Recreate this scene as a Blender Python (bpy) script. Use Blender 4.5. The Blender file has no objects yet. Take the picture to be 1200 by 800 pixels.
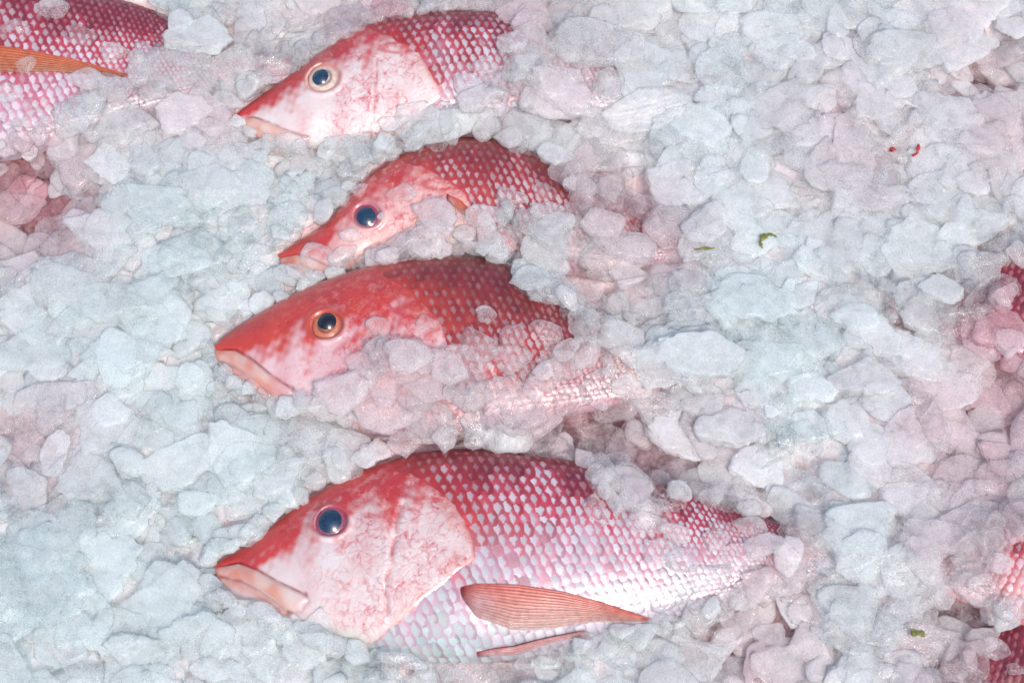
import bpy, bmesh, math, random
import numpy as np
from mathutils import Vector, Matrix, Euler

R = math.radians
S = 0.0006                      # metres per working unit
TILT = R(20)                    # camera leans this far from straight down
DIST = 1.15
SUN_EL, SUN_AZ = R(60), R(-62)  # azimuth measured from +X, negative = viewer's side

scene = bpy.context.scene
COL = scene.collection

# ------------------------------------------------------------------ camera, sky, sun, exposure
cam_d = bpy.data.cameras.new('camera')
cam = bpy.data.objects.new('camera', cam_d); COL.objects.link(cam)
cam.location = (0, -DIST*math.sin(TILT), DIST*math.cos(TILT))
cam.rotation_euler = (TILT, 0, 0)
cam_d.sensor_width = 36
cam_d.lens = 18*DIST/(600*S)
cam_d.clip_start, cam_d.clip_end = 0.01, 50
cam_d.dof.use_dof = True
cam_d.dof.focus_distance = DIST - 0.022
cam_d.dof.aperture_fstop = 9.0
scene.camera = cam

world = bpy.data.worlds.new('World'); scene.world = world; world.use_nodes = True
wn = world.node_tree.nodes; wl = world.node_tree.links
sky = wn.new('ShaderNodeTexSky'); sky.sky_type = 'NISHITA'; sky.sun_disc = False
sky.sun_elevation = SUN_EL; sky.sun_rotation = math.pi/2 - SUN_AZ
sky.air_density = 1.0; sky.dust_density = 3.0; sky.ozone_density = 1.0
bg = wn['Background']; bg.inputs['Strength'].default_value = 0.135
wl.new(sky.outputs['Color'], bg.inputs['Color'])
sun_d = bpy.data.lights.new('sun', 'SUN'); sun = bpy.data.objects.new('sun', sun_d); COL.objects.link(sun)
sun_d.energy = 1.3; sun_d.angle = R(14); sun_d.color = (1.0, 0.955, 0.90)
sdir = Vector((math.cos(SUN_EL)*math.cos(SUN_AZ), math.cos(SUN_EL)*math.sin(SUN_AZ), math.sin(SUN_EL)))
sun.rotation_euler = sdir.to_track_quat('Z', 'Y').to_euler()
sun.location = sdir*2

vs = scene.view_settings
scene.display_settings.display_device = 'sRGB'
vs.view_transform = 'Standard'; vs.look = 'None'; vs.exposure = 0.56; vs.gamma = 1; vs.use_curve_mapping = False
cy = scene.cycles
cy.use_denoising = True
cy.use_adaptive_sampling = True; cy.adaptive_threshold = 0.03; cy.adaptive_min_samples = 20
cy.max_bounces = 5; cy.transparent_max_bounces = 14; cy.transmission_bounces = 5
cy.diffuse_bounces = 6; cy.glossy_bounces = 3
cy.caustics_reflective = False; cy.caustics_refractive = True; cy.blur_glossy = 1.0
cy.sample_clamp_indirect = 6

# ------------------------------------------------------------------ small maths
rng = np.random.default_rng(11)
random.seed(5)
CT, ST, DU = math.cos(TILT), math.sin(TILT), DIST/S

def G(p, z=0.0):
    """points read off the photograph (N,2) -> where that line of sight meets the height z; X right, Y up"""
    p = np.atleast_2d(np.asarray(p, float)); z = np.broadcast_to(np.asarray(z, float), (len(p),))
    dx, dy = (p[:, 0]-600)/DU, (400-p[:, 1])/DU
    d = np.stack([dx, dy*CT+ST, dy*ST-CT], 1)
    o = np.array([0, -DU*ST, DU*CT])
    t = (z-o[2])/d[:, 2]
    return np.stack([o[0]+t*d[:, 0], o[1]+t*d[:, 1]], 1)

def PX(X, Y, Z):
    """inverse of G: used only to describe where a finished chunk of ice lies"""
    dx, dy, dz = X, Y+DU*ST, Z-DU*CT
    yc = dy*CT+dz*ST; zc = -dy*ST+dz*CT
    return 600+dx/(-zc)*DU, 400-yc/(-zc)*DU

def smooth(a, b, x):
    t = np.clip((x-a)/(b-a), 0, 1); return t*t*(3-2*t)

def dpoly(P, poly):
    """distance and signed side (positive = left of travel) of points P to an open polyline"""
    P = np.asarray(P, float); best = np.full(len(P), 1e9); side = np.zeros(len(P)); along = np.zeros(len(P))
    poly = np.asarray(poly, float); n = len(poly)-1
    for i in range(n):
        a, b = poly[i], poly[i+1]; ab = b-a
        t = np.clip(((P-a)@ab)/(ab@ab+1e-9), 0, 1)
        q = a+t[:, None]*ab; dv = P-q; d = np.hypot(dv[:, 0], dv[:, 1])
        m = d < best
        best[m] = d[m]; side[m] = np.sign(ab[0]*dv[m, 1]-ab[1]*dv[m, 0]); along[m] = (i+t[m])/n
    return best, side, along

def inpoly(P, poly):
    x, y = P[:, 0], P[:, 1]; poly = np.asarray(poly, float); r = np.zeros(len(P), bool); j = len(poly)-1
    for i in range(len(poly)):
        xi, yi, xj, yj = *poly[i], *poly[j]
        c = ((yi > y) != (yj > y)) & (x < (xj-xi)*(y-yi)/(yj-yi+1e-12)+xi)
        r ^= c; j = i
    return r

_K = rng.normal(size=(40, 2)); _K /= np.linalg.norm(_K, axis=1)[:, None]; _PH = rng.uniform(0, 6.28, 40)
def wob(X, Y, wl_, k=0, n=7):
    s = 0
    for i in range(n):
        j = (k*5+i*3) % 40; f = 6.28/(wl_*(0.6+0.13*i))
        s = s+np.sin(f*(_K[j, 0]*X+_K[j, 1]*Y)+_PH[(j+k) % 40])
    return s/math.sqrt(n/2)

def crv(x, xs, ys):
    """smooth interpolation through knots (monotone cubic)"""
    xs, ys = np.asarray(xs, float), np.asarray(ys, float); h = np.diff(xs); d = np.diff(ys)/h
    m = np.zeros(len(xs)); m[0], m[-1] = d[0], d[-1]
    for i in range(1, len(xs)-1):
        if d[i-1]*d[i] > 0:
            w1, w2 = 2*h[i]+h[i-1], h[i]+2*h[i-1]; m[i] = (w1+w2)/(w1/d[i-1]+w2/d[i])
    x = np.clip(x, xs[0], xs[-1]); i = np.clip(np.searchsorted(xs, x)-1, 0, len(h)-1)
    t = (x-xs[i])/h[i]
    return ((1+2*t)*(1-t)**2)*ys[i]+t*(1-t)**2*h[i]*m[i]+t*t*(3-2*t)*ys[i+1]+t*t*(t-1)*h[i]*m[i+1]

# ------------------------------------------------------------------ mesh helpers
def make_mesh(name, V, F, mat, smooth_=True, cols=None, uv=None):
    """V (N,3) in working units, F list/array of quads or tris, cols {name: (N,3)} per-point colours, uv (N,2)"""
    me = bpy.data.meshes.new(name)
    F = np.asarray(F); k = F.shape[1]
    me.vertices.add(len(V)); me.vertices.foreach_set('co', (np.asarray(V, float)*S).astype(np.float32).ravel())
    me.loops.add(F.size); me.loops.foreach_set('vertex_index', F.ravel().astype(np.int32))
    me.polygons.add(len(F)); me.polygons.foreach_set('loop_start', np.arange(0, F.size, k, dtype=np.int32))
    me.polygons.foreach_set('use_smooth', np.full(len(F), smooth_))
    me.update(calc_edges=True)
    for nm, c in (cols or {}).items():
        at = me.color_attributes.new(nm, 'FLOAT_COLOR', 'POINT')
        a = np.ones((len(V), 4), np.float32); a[:, :np.shape(c)[1]] = c
        at.data.foreach_set('color', a.ravel())
    if uv is not None:
        l = me.uv_layers.new(name='UVMap'); l.data.foreach_set('uv', np.asarray(uv, np.float32)[F.ravel()].ravel())
    me.materials.append(mat)
    me.validate()
    return me

def link(name, me, parent=None, loc=(0, 0, 0)):
    o = bpy.data.objects.new(name, me); COL.objects.link(o); o.location = loc
    if parent is not None: o.parent = parent
    return o

def tag(o, label=None, cat=None, group=None, kind=None):
    if label: o['label'] = label
    if cat: o['category'] = cat
    if group: o['group'] = group
    if kind: o['kind'] = kind
    return o

def grid_faces(nu, nv, wrap=False):
    i, j = np.meshgrid(np.arange(nu-1), np.arange(nv if wrap else nv-1), indexing='ij')
    a = i*nv+j; b = i*nv+(j+1) % nv; c = (i+1)*nv+(j+1) % nv; d = (i+1)*nv+j
    return np.stack([a, d, c, b], -1).reshape(-1, 4)

# ------------------------------------------------------------------ materials
def mat_new(name):
    m = bpy.data.materials.new(name); m.use_nodes = True
    nt = m.node_tree; return m, nt, nt.nodes['Principled BSDF'], nt.nodes['Material Output']

def N(nt, t, **kw):
    n = nt.nodes.new(t)
    for k, v in kw.items():
        if k in n.inputs: n.inputs[k].default_value = v
        else: setattr(n, k, v)
    return n

def pos_noise(nt, scale, detail=4, rough=0.6, dist=0.0):
    g = N(nt, 'ShaderNodeNewGeometry'); n = N(nt, 'ShaderNodeTexNoise')
    n.inputs['Scale'].default_value = scale; n.inputs['Detail'].default_value = detail
    n.inputs['Roughness'].default_value = rough; n.inputs['Distortion'].default_value = dist
    nt.links.new(g.outputs['Position'], n.inputs['Vector']); return n

def ramp(nt, src, a, b, ca=(0, 0, 0, 1), cb=(1, 1, 1, 1)):
    r = N(nt, 'ShaderNodeValToRGB'); r.color_ramp.elements[0].position = a; r.color_ramp.elements[1].position = b
    r.color_ramp.elements[0].color = ca; r.color_ramp.elements[1].color = cb
    nt.links.new(src, r.inputs['Fac']); return r

def mixc(nt, fac, a, b, blend='MIX'):
    m = N(nt, 'ShaderNodeMix', data_type='RGBA', blend_type=blend)
    for key, v in ((0, fac), (6, a), (7, b)):
        if hasattr(v, 'links') or hasattr(v, 'is_output'): nt.links.new(v, m.inputs[key])
        else: m.inputs[key].default_value = v
    return m.outputs[2]

def math_(nt, op, a, b=None, clamp=False):
    m = N(nt, 'ShaderNodeMath', operation=op, use_clamp=clamp)
    for k, v in enumerate((a, b)):
        if v is None: continue
        if hasattr(v, 'is_output'): nt.links.new(v, m.inputs[k])
        else: m.inputs[k].default_value = v
    return m.outputs[0]

def ice_material(name, from_attr):
    """wet crushed ice: part frosted and milky (scatters light both ways), part clear (bends it)"""
    m, nt, p, out = mat_new(name); L = nt.links
    nt.nodes.remove(p)
    if from_attr:
        c = N(nt, 'ShaderNodeAttribute', attribute_name='tint'); csrc, asrc = c.outputs['Color'], c.outputs['Alpha']
    else:
        c = N(nt, 'ShaderNodeObjectInfo'); csrc, asrc = c.outputs['Color'], c.outputs['Alpha']
    cloud = pos_noise(nt, 120, 2, 0.65, 0.3)         # milky clouds inside the ice, about 1 cm
    grain = pos_noise(nt, 900, 1, 0.75)              # frosted grain
    med = pos_noise(nt, 300, 3, 0.7)
    b1 = N(nt, 'ShaderNodeBump'); b1.inputs['Strength'].default_value = 0.32; b1.inputs['Distance'].default_value = 0.0014
    L.new(math_(nt, 'ADD', math_(nt, 'MULTIPLY', med.outputs['Fac'], 0.6), math_(nt, 'MULTIPLY', grain.outputs['Fac'], 0.5)), b1.inputs['Height'])
    nrm = b1.outputs['Normal']
    # light wanders inside the ice, so its milky part shades much softer than its surface is bent
    soft = N(nt, 'ShaderNodeVectorMath', operation='MULTIPLY'); soft.inputs[1].default_value = (0.34, 0.34, 1.0); L.new(nrm, soft.inputs[0])
    sn = N(nt, 'ShaderNodeVectorMath', operation='NORMALIZE'); L.new(soft.outputs[0], sn.inputs[0])
    dif = N(nt, 'ShaderNodeBsdfDiffuse'); tl = N(nt, 'ShaderNodeBsdfTranslucent'); milk = N(nt, 'ShaderNodeMixShader'); milk.inputs[0].default_value = 0.32
    for k_, n_ in enumerate((dif, tl)): L.new(csrc, n_.inputs['Color']); L.new(sn.outputs[0], n_.inputs['Normal']); L.new(n_.outputs[0], milk.inputs[k_+1])
    clear = N(nt, 'ShaderNodeBsdfTransparent'); L.new(mixc(nt, 0.75, csrc, (1, 1, 1, 1)), clear.inputs['Color'])
    f = math_(nt, 'ADD', math_(nt, 'MULTIPLY', math_(nt, 'SUBTRACT', cloud.outputs['Fac'], 0.5), 0.5), math_(nt, 'ADD', asrc, math_(nt, 'MULTIPLY', math_(nt, 'SUBTRACT', grain.outputs['Fac'], 0.5), 0.45)), True)
    lw = N(nt, 'ShaderNodeLayerWeight', Blend=0.5)      # edge-on there is more ice to look through, and it is whiter
    f = math_(nt, 'ADD', f, math_(nt, 'MULTIPLY', math_(nt, 'POWER', lw.outputs['Facing'], 3.0), 0.3), True)
    body = N(nt, 'ShaderNodeMixShader'); L.new(f, body.inputs[0]); L.new(clear.outputs[0], body.inputs[1]); L.new(milk.outputs[0], body.inputs[2])
    g = N(nt, 'ShaderNodeBsdfGlossy'); L.new(nrm, g.inputs['Normal'])
    L.new(ramp(nt, grain.outputs['Fac'], 0.3, 0.7, (0.02, 0.02, 0.02, 1), (0.22, 0.22, 0.22, 1)).outputs['Color'], g.inputs['Roughness'])
    fr = N(nt, 'ShaderNodeFresnel', IOR=1.33); L.new(nrm, fr.inputs['Normal'])
    fin_ = N(nt, 'ShaderNodeMixShader'); geo = N(nt, 'ShaderNodeNewGeometry'); L.new(math_(nt, 'MULTIPLY', math_(nt, 'MINIMUM', fr.outputs[0], 0.28), math_(nt, 'SUBTRACT', 1.0, geo.outputs['Backfacing'])), fin_.inputs[0]); L.new(body.outputs[0], fin_.inputs[1]); L.new(g.outputs[0], fin_.inputs[2])
    L.new(fin_.outputs[0], out.inputs['Surface'])
    return m

M_ICE = ice_material('ice', False)
M_ICE_STUFF = ice_material('crushed_ice', True)

def bed_material():
    """packed slush: icy white, blood-soaked in places, with the shade of gaps put into its colour"""
    m, nt, p, out = mat_new('bloody_slush'); L = nt.links
    st_ = N(nt, 'ShaderNodeAttribute', attribute_name='stain_shade'); sep = N(nt, 'ShaderNodeSeparateColor'); L.new(st_.outputs['Color'], sep.inputs['Color'])
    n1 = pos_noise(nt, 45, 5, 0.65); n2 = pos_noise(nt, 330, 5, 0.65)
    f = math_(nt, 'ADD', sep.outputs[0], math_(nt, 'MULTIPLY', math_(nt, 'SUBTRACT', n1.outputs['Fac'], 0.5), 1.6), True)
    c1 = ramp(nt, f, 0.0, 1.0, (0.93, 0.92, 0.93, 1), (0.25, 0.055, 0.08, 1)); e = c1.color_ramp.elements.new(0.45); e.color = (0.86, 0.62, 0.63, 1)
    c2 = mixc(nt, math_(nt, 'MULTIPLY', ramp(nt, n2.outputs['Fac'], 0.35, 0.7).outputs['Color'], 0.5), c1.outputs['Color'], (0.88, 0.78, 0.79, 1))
    L.new(c2, p.inputs['Base Color']); p.inputs['Roughness'].default_value = 0.3
    b = N(nt, 'ShaderNodeBump'); b.inputs['Strength'].default_value = 0.8; b.inputs['Distance'].default_value = 0.002
    L.new(n2.outputs['Fac'], b.inputs['Height']); L.new(b.outputs['Normal'], p.inputs['Normal'])
    return m
M_BED = bed_material()

def skin_material():
    """fish skin: colour per point, red veining where the 'vein' attribute says so"""
    m, nt, p, out = mat_new('fish_skin'); L = nt.links
    base = N(nt, 'ShaderNodeAttribute', attribute_name='pigment').outputs['Color']
    vein = N(nt, 'ShaderNodeAttribute', attribute_name='vein')
    sep = N(nt, 'ShaderNodeSeparateColor'); L.new(vein.outputs['Color'], sep.inputs['Color'])
    geo = N(nt, 'ShaderNodeNewGeometry')
    warp = pos_noise(nt, 120, 3, 0.6)
    wv = N(nt, 'ShaderNodeVectorMath', operation='MULTIPLY_ADD'); wv.inputs[1].default_value = (0.007, 0.007, 0.007)
    L.new(warp.outputs['Color'], wv.inputs[0]); L.new(geo.outputs['Position'], wv.inputs[2])
    vo = N(nt, 'ShaderNodeTexVoronoi', feature='DISTANCE_TO_EDGE'); vo.inputs['Scale'].default_value = 150
    L.new(wv.outputs[0], vo.inputs['Vector'])
    line = ramp(nt, vo.outputs['Distance'], 0.0, 0.16, (1, 1, 1, 1), (0, 0, 0, 1)).outputs['Color']
    blot = pos_noise(nt, 75, 6, 0.72, 0.5)
    blm = ramp(nt, blot.outputs['Fac'], 0.46, 0.60).outputs['Color']
    blm2 = ramp(nt, pos_noise(nt, 330, 4, 0.7, 0.8).outputs['Fac'], 0.42, 0.62).outputs['Color']
    f = math_(nt, 'MULTIPLY', math_(nt, 'MULTIPLY', math_(nt, 'ADD', math_(nt, 'MULTIPLY', line, 0.45), math_(nt, 'MULTIPLY', blm2, 0.55)), math_(nt, 'ADD', math_(nt, 'MULTIPLY', blm, 0.85), 0.16)), sep.outputs[0], True)
    col = mixc(nt, f, base, (0.52, 0.022, 0.05, 1))
    # fine mottling of the red skin
    f2 = math_(nt, 'MULTIPLY', ramp(nt, pos_noise(nt, 210, 6, 0.7, 0.4).outputs['Fac'], 0.40, 0.66).outputs['Color'], sep.outputs[1], True)
    col = mixc(nt, f2, col, (0.27, 0.012, 0.018, 1))
    f3 = math_(nt, 'MULTIPLY', ramp(nt, pos_noise(nt, 170, 5, 0.7, 0.4).outputs['Fac'], 0.50, 0.72).outputs['Color'], sep.outputs[2], True)
    col = mixc(nt, f3, col, (0.90, 0.62, 0.55, 1))
    L.new(col, p.inputs['Base Color'])
    p.inputs['Subsurface Weight'].default_value = 0.12; p.inputs['Subsurface Radius'].default_value = (1, 0.35, 0.25)
    p.inputs['Subsurface Scale'].default_value = 0.002
    p.inputs['Roughness'].default_value = 0.36
    p.inputs['Coat Weight'].default_value = 0.8; p.inputs['Coat Roughness'].default_value = 0.08
    b = N(nt, 'ShaderNodeBump'); b.inputs['Strength'].default_value = 0.35; b.inputs['Distance'].default_value = 0.0007
    hh = math_(nt, 'ADD', pos_noise(nt, 420, 4, 0.6).outputs['Fac'], math_(nt, 'MULTIPLY', math_(nt, 'MULTIPLY', line, sep.outputs[0]), -0.9))
    L.new(hh, b.inputs['Height']); L.new(b.outputs['Normal'], p.inputs['Normal'])
    return m
M_SKIN = skin_material()

def scale_material():
    m, nt, p, out = mat_new('fish_scale'); L = nt.links
    cen_ = N(nt, 'ShaderNodeAttribute', attribute_name='centre'); cen = cen_.outputs['Color']
    rim = N(nt, 'ShaderNodeAttribute', attribute_name='rim').outputs['Color']
    uv = N(nt, 'ShaderNodeUVMap'); sx = N(nt, 'ShaderNodeSeparateXYZ'); L.new(uv.outputs['UV'], sx.inputs['Vector'])
    # lozenge of bare silver in the middle of the exposed part, pigment along the free edge
    dx = math_(nt, 'ABSOLUTE', math_(nt, 'SUBTRACT', sx.outputs['X'], 0.30)); dy = math_(nt, 'ABSOLUTE', sx.outputs['Y'])
    d = math_(nt, 'ADD', math_(nt, 'MULTIPLY', dx, 1.55), math_(nt, 'MULTIPLY', dy, 1.0))
    jig = math_(nt, 'MULTIPLY', math_(nt, 'SUBTRACT', pos_noise(nt, 260, 4, 0.7).outputs['Fac'], 0.5), 1.0)
    f = ramp(nt, math_(nt, 'ADD', math_(nt, 'ADD', d, jig), math_(nt, 'MULTIPLY', math_(nt, 'SUBTRACT', 0.6, cen_.outputs['Alpha']), 0.8)), 0.46, 0.80).outputs['Color']
    col = mixc(nt, f, cen, rim)
    lit = ramp(nt, sx.outputs['X'], 0.0, 1.0, (1.0, 1.0, 1.0, 1), (0.80, 0.74, 0.78, 1)); col = mixc(nt, 1.0, col, lit.outputs['Color'], 'MULTIPLY')  # shading painted into each scale's colour, darker towards the free edge
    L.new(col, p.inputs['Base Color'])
    p.inputs['Roughness'].default_value = 0.3; p.inputs['Specular IOR Level'].default_value = 0.7; L.new(math_(nt, 'MULTIPLY', math_(nt, 'SUBTRACT', 1.0, f), 0.15), p.inputs['Metallic'])
    p.inputs['Coat Weight'].default_value = 0.4; p.inputs['Coat Roughness'].default_value = 0.10
    b = N(nt, 'ShaderNodeBump'); b.inputs['Strength'].default_value = 0.25; b.inputs['Distance'].default_value = 0.0006
    L.new(pos_noise(nt, 600, 3, 0.6).outputs['Fac'], b.inputs['Height']); L.new(b.outputs['Normal'], p.inputs['Normal'])
    return m
M_SCALE = scale_material()

def fin_material():
    m, nt, p, out = mat_new('fin_membrane'); L = nt.links
    c = N(nt, 'ShaderNodeAttribute', attribute_name='pigment').outputs['Color']
    n = ramp(nt, pos_noise(nt, 240, 5, 0.7).outputs['Fac'], 0.35, 0.7, (0.75, 0.6, 0.55, 1), (1.1, 1.1, 1.1, 1)).outputs['Color']
    L.new(mixc(nt, 1.0, c, n, 'MULTIPLY'), p.inputs['Base Color'])
    L.new(N(nt, 'ShaderNodeAttribute', attribute_name='pigment').outputs['Alpha'], p.inputs['Alpha'])
    p.inputs['Roughness'].default_value = 0.3; p.inputs['Coat Weight'].default_value = 0.3
    p.inputs['Subsurface Weight'].default_value = 0.1; p.inputs['Subsurface Scale'].default_value = 0.001
    return m
M_FIN = fin_material()

def plain(name, col, rough=0.3, coat=0.0, spec=0.5, var=0.15, sc=300, alpha=1.0):
    m, nt, p, out = mat_new(name)
    n = pos_noise(nt, sc, 4, 0.6)
    a = tuple(c*(1-var) for c in col)+(1,); b = tuple(min(1, c*(1+var)) for c in col)+(1,)
    nt.links.new(ramp(nt, n.outputs['Fac'], 0.3, 0.7, a, b).outputs['Color'], p.inputs['Base Color'])
    p.inputs['Roughness'].default_value = rough; p.inputs['Coat Weight'].default_value = coat; p.inputs['Coat Roughness'].default_value = 0.05
    p.inputs['Specular IOR Level'].default_value = spec; p.inputs['Alpha'].default_value = alpha
    return m

def iris_material():
    m, nt, p, out = mat_new('fish_iris'); L = nt.links
    c = N(nt, 'ShaderNodeAttribute', attribute_name='pigment').outputs['Color']
    n = ramp(nt, pos_noise(nt, 500, 4, 0.7).outputs['Fac'], 0.35, 0.7, (0.7, 0.65, 0.65, 1), (1.1, 1.1, 1.1, 1)).outputs['Color']
    L.new(mixc(nt, 1.0, c, n, 'MULTIPLY'), p.inputs['Base Color'])
    p.inputs['Roughness'].default_value = 0.22; p.inputs['Coat Weight'].default_value = 0.7; p.inputs['Coat Roughness'].default_value = 0.06
    return m
M_IRIS = iris_material()
M_PUPIL = plain('fish_pupil', (0.010, 0.035, 0.075), 0.25, 0.6, 0.5, 0.5, 250)
M_PUPIL_DARK = plain('fish_pupil_dark', (0.006, 0.006, 0.014), 0.2, 0.7, 0.5, 0.4, 250)
M_HERB = plain('herb_scrap', (0.16, 0.17, 0.03), 0.5, 0.2, 0.4, 0.4, 500)
M_BLOOD = plain('blood_shred', (0.42, 0.03, 0.03), 0.25, 0.4, 0.5, 0.4, 500)

# ------------------------------------------------------------------ fish
WPROF = ([0, .02, .06, .12, .2, .3, .42, .55, .7, .82, .92, 1.0], [.06, .17, .34, .56, .78, .95, 1, .92, .66, .38, .18, .08])

class Fish:
    """A snapper lying on its side: outline, thickness, and the surface they span (working units)."""
    def __init__(f, up, lo, zc, W, mirror=None):
        f.zc, f.W, f.mirror = zc, W, mirror
        U, D = G(up, zc), G(lo, zc)
        if mirror is not None: U[:, 0] = 2*mirror-U[:, 0]; D[:, 0] = 2*mirror-D[:, 0]
        f.x0 = min(U[0, 0], D[0, 0]); f.x1 = min(U[-1, 0], D[-1, 0])
        f.U, f.D = U, D
    def out(f, x):
        yu = crv(x, f.U[:, 0], f.U[:, 1]); yl = crv(x, f.D[:, 0], f.D[:, 1])
        t = np.clip((x-f.x0)/(f.x1-f.x0), 0, 1)
        # round the snout off
        k = smooth(0, 1, np.clip((x-f.x0)/9.0, 0, 1))**0.5
        ym = (f.U[0, 1]+f.D[0, 1])/2
        yu = ym+(yu-ym)*np.maximum(k, 0.05); yl = ym+(yl-ym)*np.maximum(k, 0.05)
        w = f.W*crv(t, *WPROF)
        return (yu+yl)/2, np.maximum((yu-yl)/2, 0.5), np.maximum(w, 0.8)
    def z(f, x, y):
        yc, a, w = f.out(np.asarray(x, float)); c = np.clip((y-yc)/a, -1, 1)
        z = f.zc+w*(1-c*c)**0.425
        return np.where((np.asarray(x) < f.x0) | (np.asarray(x) > f.x1) | (np.abs((y-yc)/a) > 1), -999.0, z)
    def on(f, p):
        """photograph points -> X, Y on the fish's upper flank"""
        z = np.full(len(p), f.zc+f.W*0.7)
        for _ in range(4):
            q = G(p, z); zz = f.z(2*f.mirror-q[:, 0] if f.mirror is not None else q[:, 0], q[:, 1]); z = np.where(zz > -900, zz, f.zc)
        if f.mirror is not None: q[:, 0] = 2*f.mirror-q[:, 0]
        return q
    def theta(f, x, s):
        """arc position s in 0..1 (back to belly over the upper flank) -> angle"""
        yc, a, w = f.out(x)
        th = np.linspace(0, math.pi, 65)
        yy = -a[:, None]*np.cos(th); zz = w[:, None]*np.sin(th)**0.85
        d = np.hypot(np.diff(yy, axis=1), np.diff(zz, axis=1)); c = np.concatenate([np.zeros((len(x), 1)), np.cumsum(d, 1)], 1)
        tot = c[:, -1].copy(); c /= tot[:, None]
        idx = np.clip((c < s[:, None]).sum(1)-1, 0, 63); r = np.arange(len(x))
        t = (s-c[r, idx])/np.maximum(c[r, idx+1]-c[r, idx], 1e-9)
        return th[idx]+t*(th[1]-th[0]), tot
    def surf(f, x, s):
        th, tot = f.theta(x, s); yc, a, w = f.out(x)
        return np.stack([x, yc+a*np.cos(th), f.zc+w*np.maximum(np.sin(th), 0)**0.85], 1), tot

# feature lines of the big snapper's head, in photograph pixels, carried to the others by a similarity
F4_SN, F4_EYE = np.array([254., 659.]), np.array([388., 611.])
MOUTH = [(255, 664), (281, 659), (302, 667), (324, 680), (345, 690), (358, 696)]
MAXIL = [(358, 694), (362, 703), (352, 716), (338, 716)]
LIP2 = [(257, 676), (282, 680), (304, 690), (326, 706), (338, 716)]
PREOP = [(470, 590), (466, 608), (463, 633), (458, 662), (451, 691), (453, 716)]
OPERC = [(446, 536), (472, 545), (497, 560), (527, 582), (547, 615), (562, 653), (538, 671), (512, 692), (484, 717), (452, 745), (430, 764)]
CHEEK = [(400, 640), (440, 650), (455, 700)]
NARES = [(330, 622), (340, 616)]

def similar(snout, eye):
    a = complex(*(F4_EYE-F4_SN)); b = complex(*(np.array(eye)-np.array(snout))); k = b/a
    def g(pts):
        z = [complex(x-F4_SN[0], y-F4_SN[1])*k for x, y in pts]
        return [(snout[0]+c.real, snout[1]+c.imag) for c in z]
    return g, abs(k)

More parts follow.
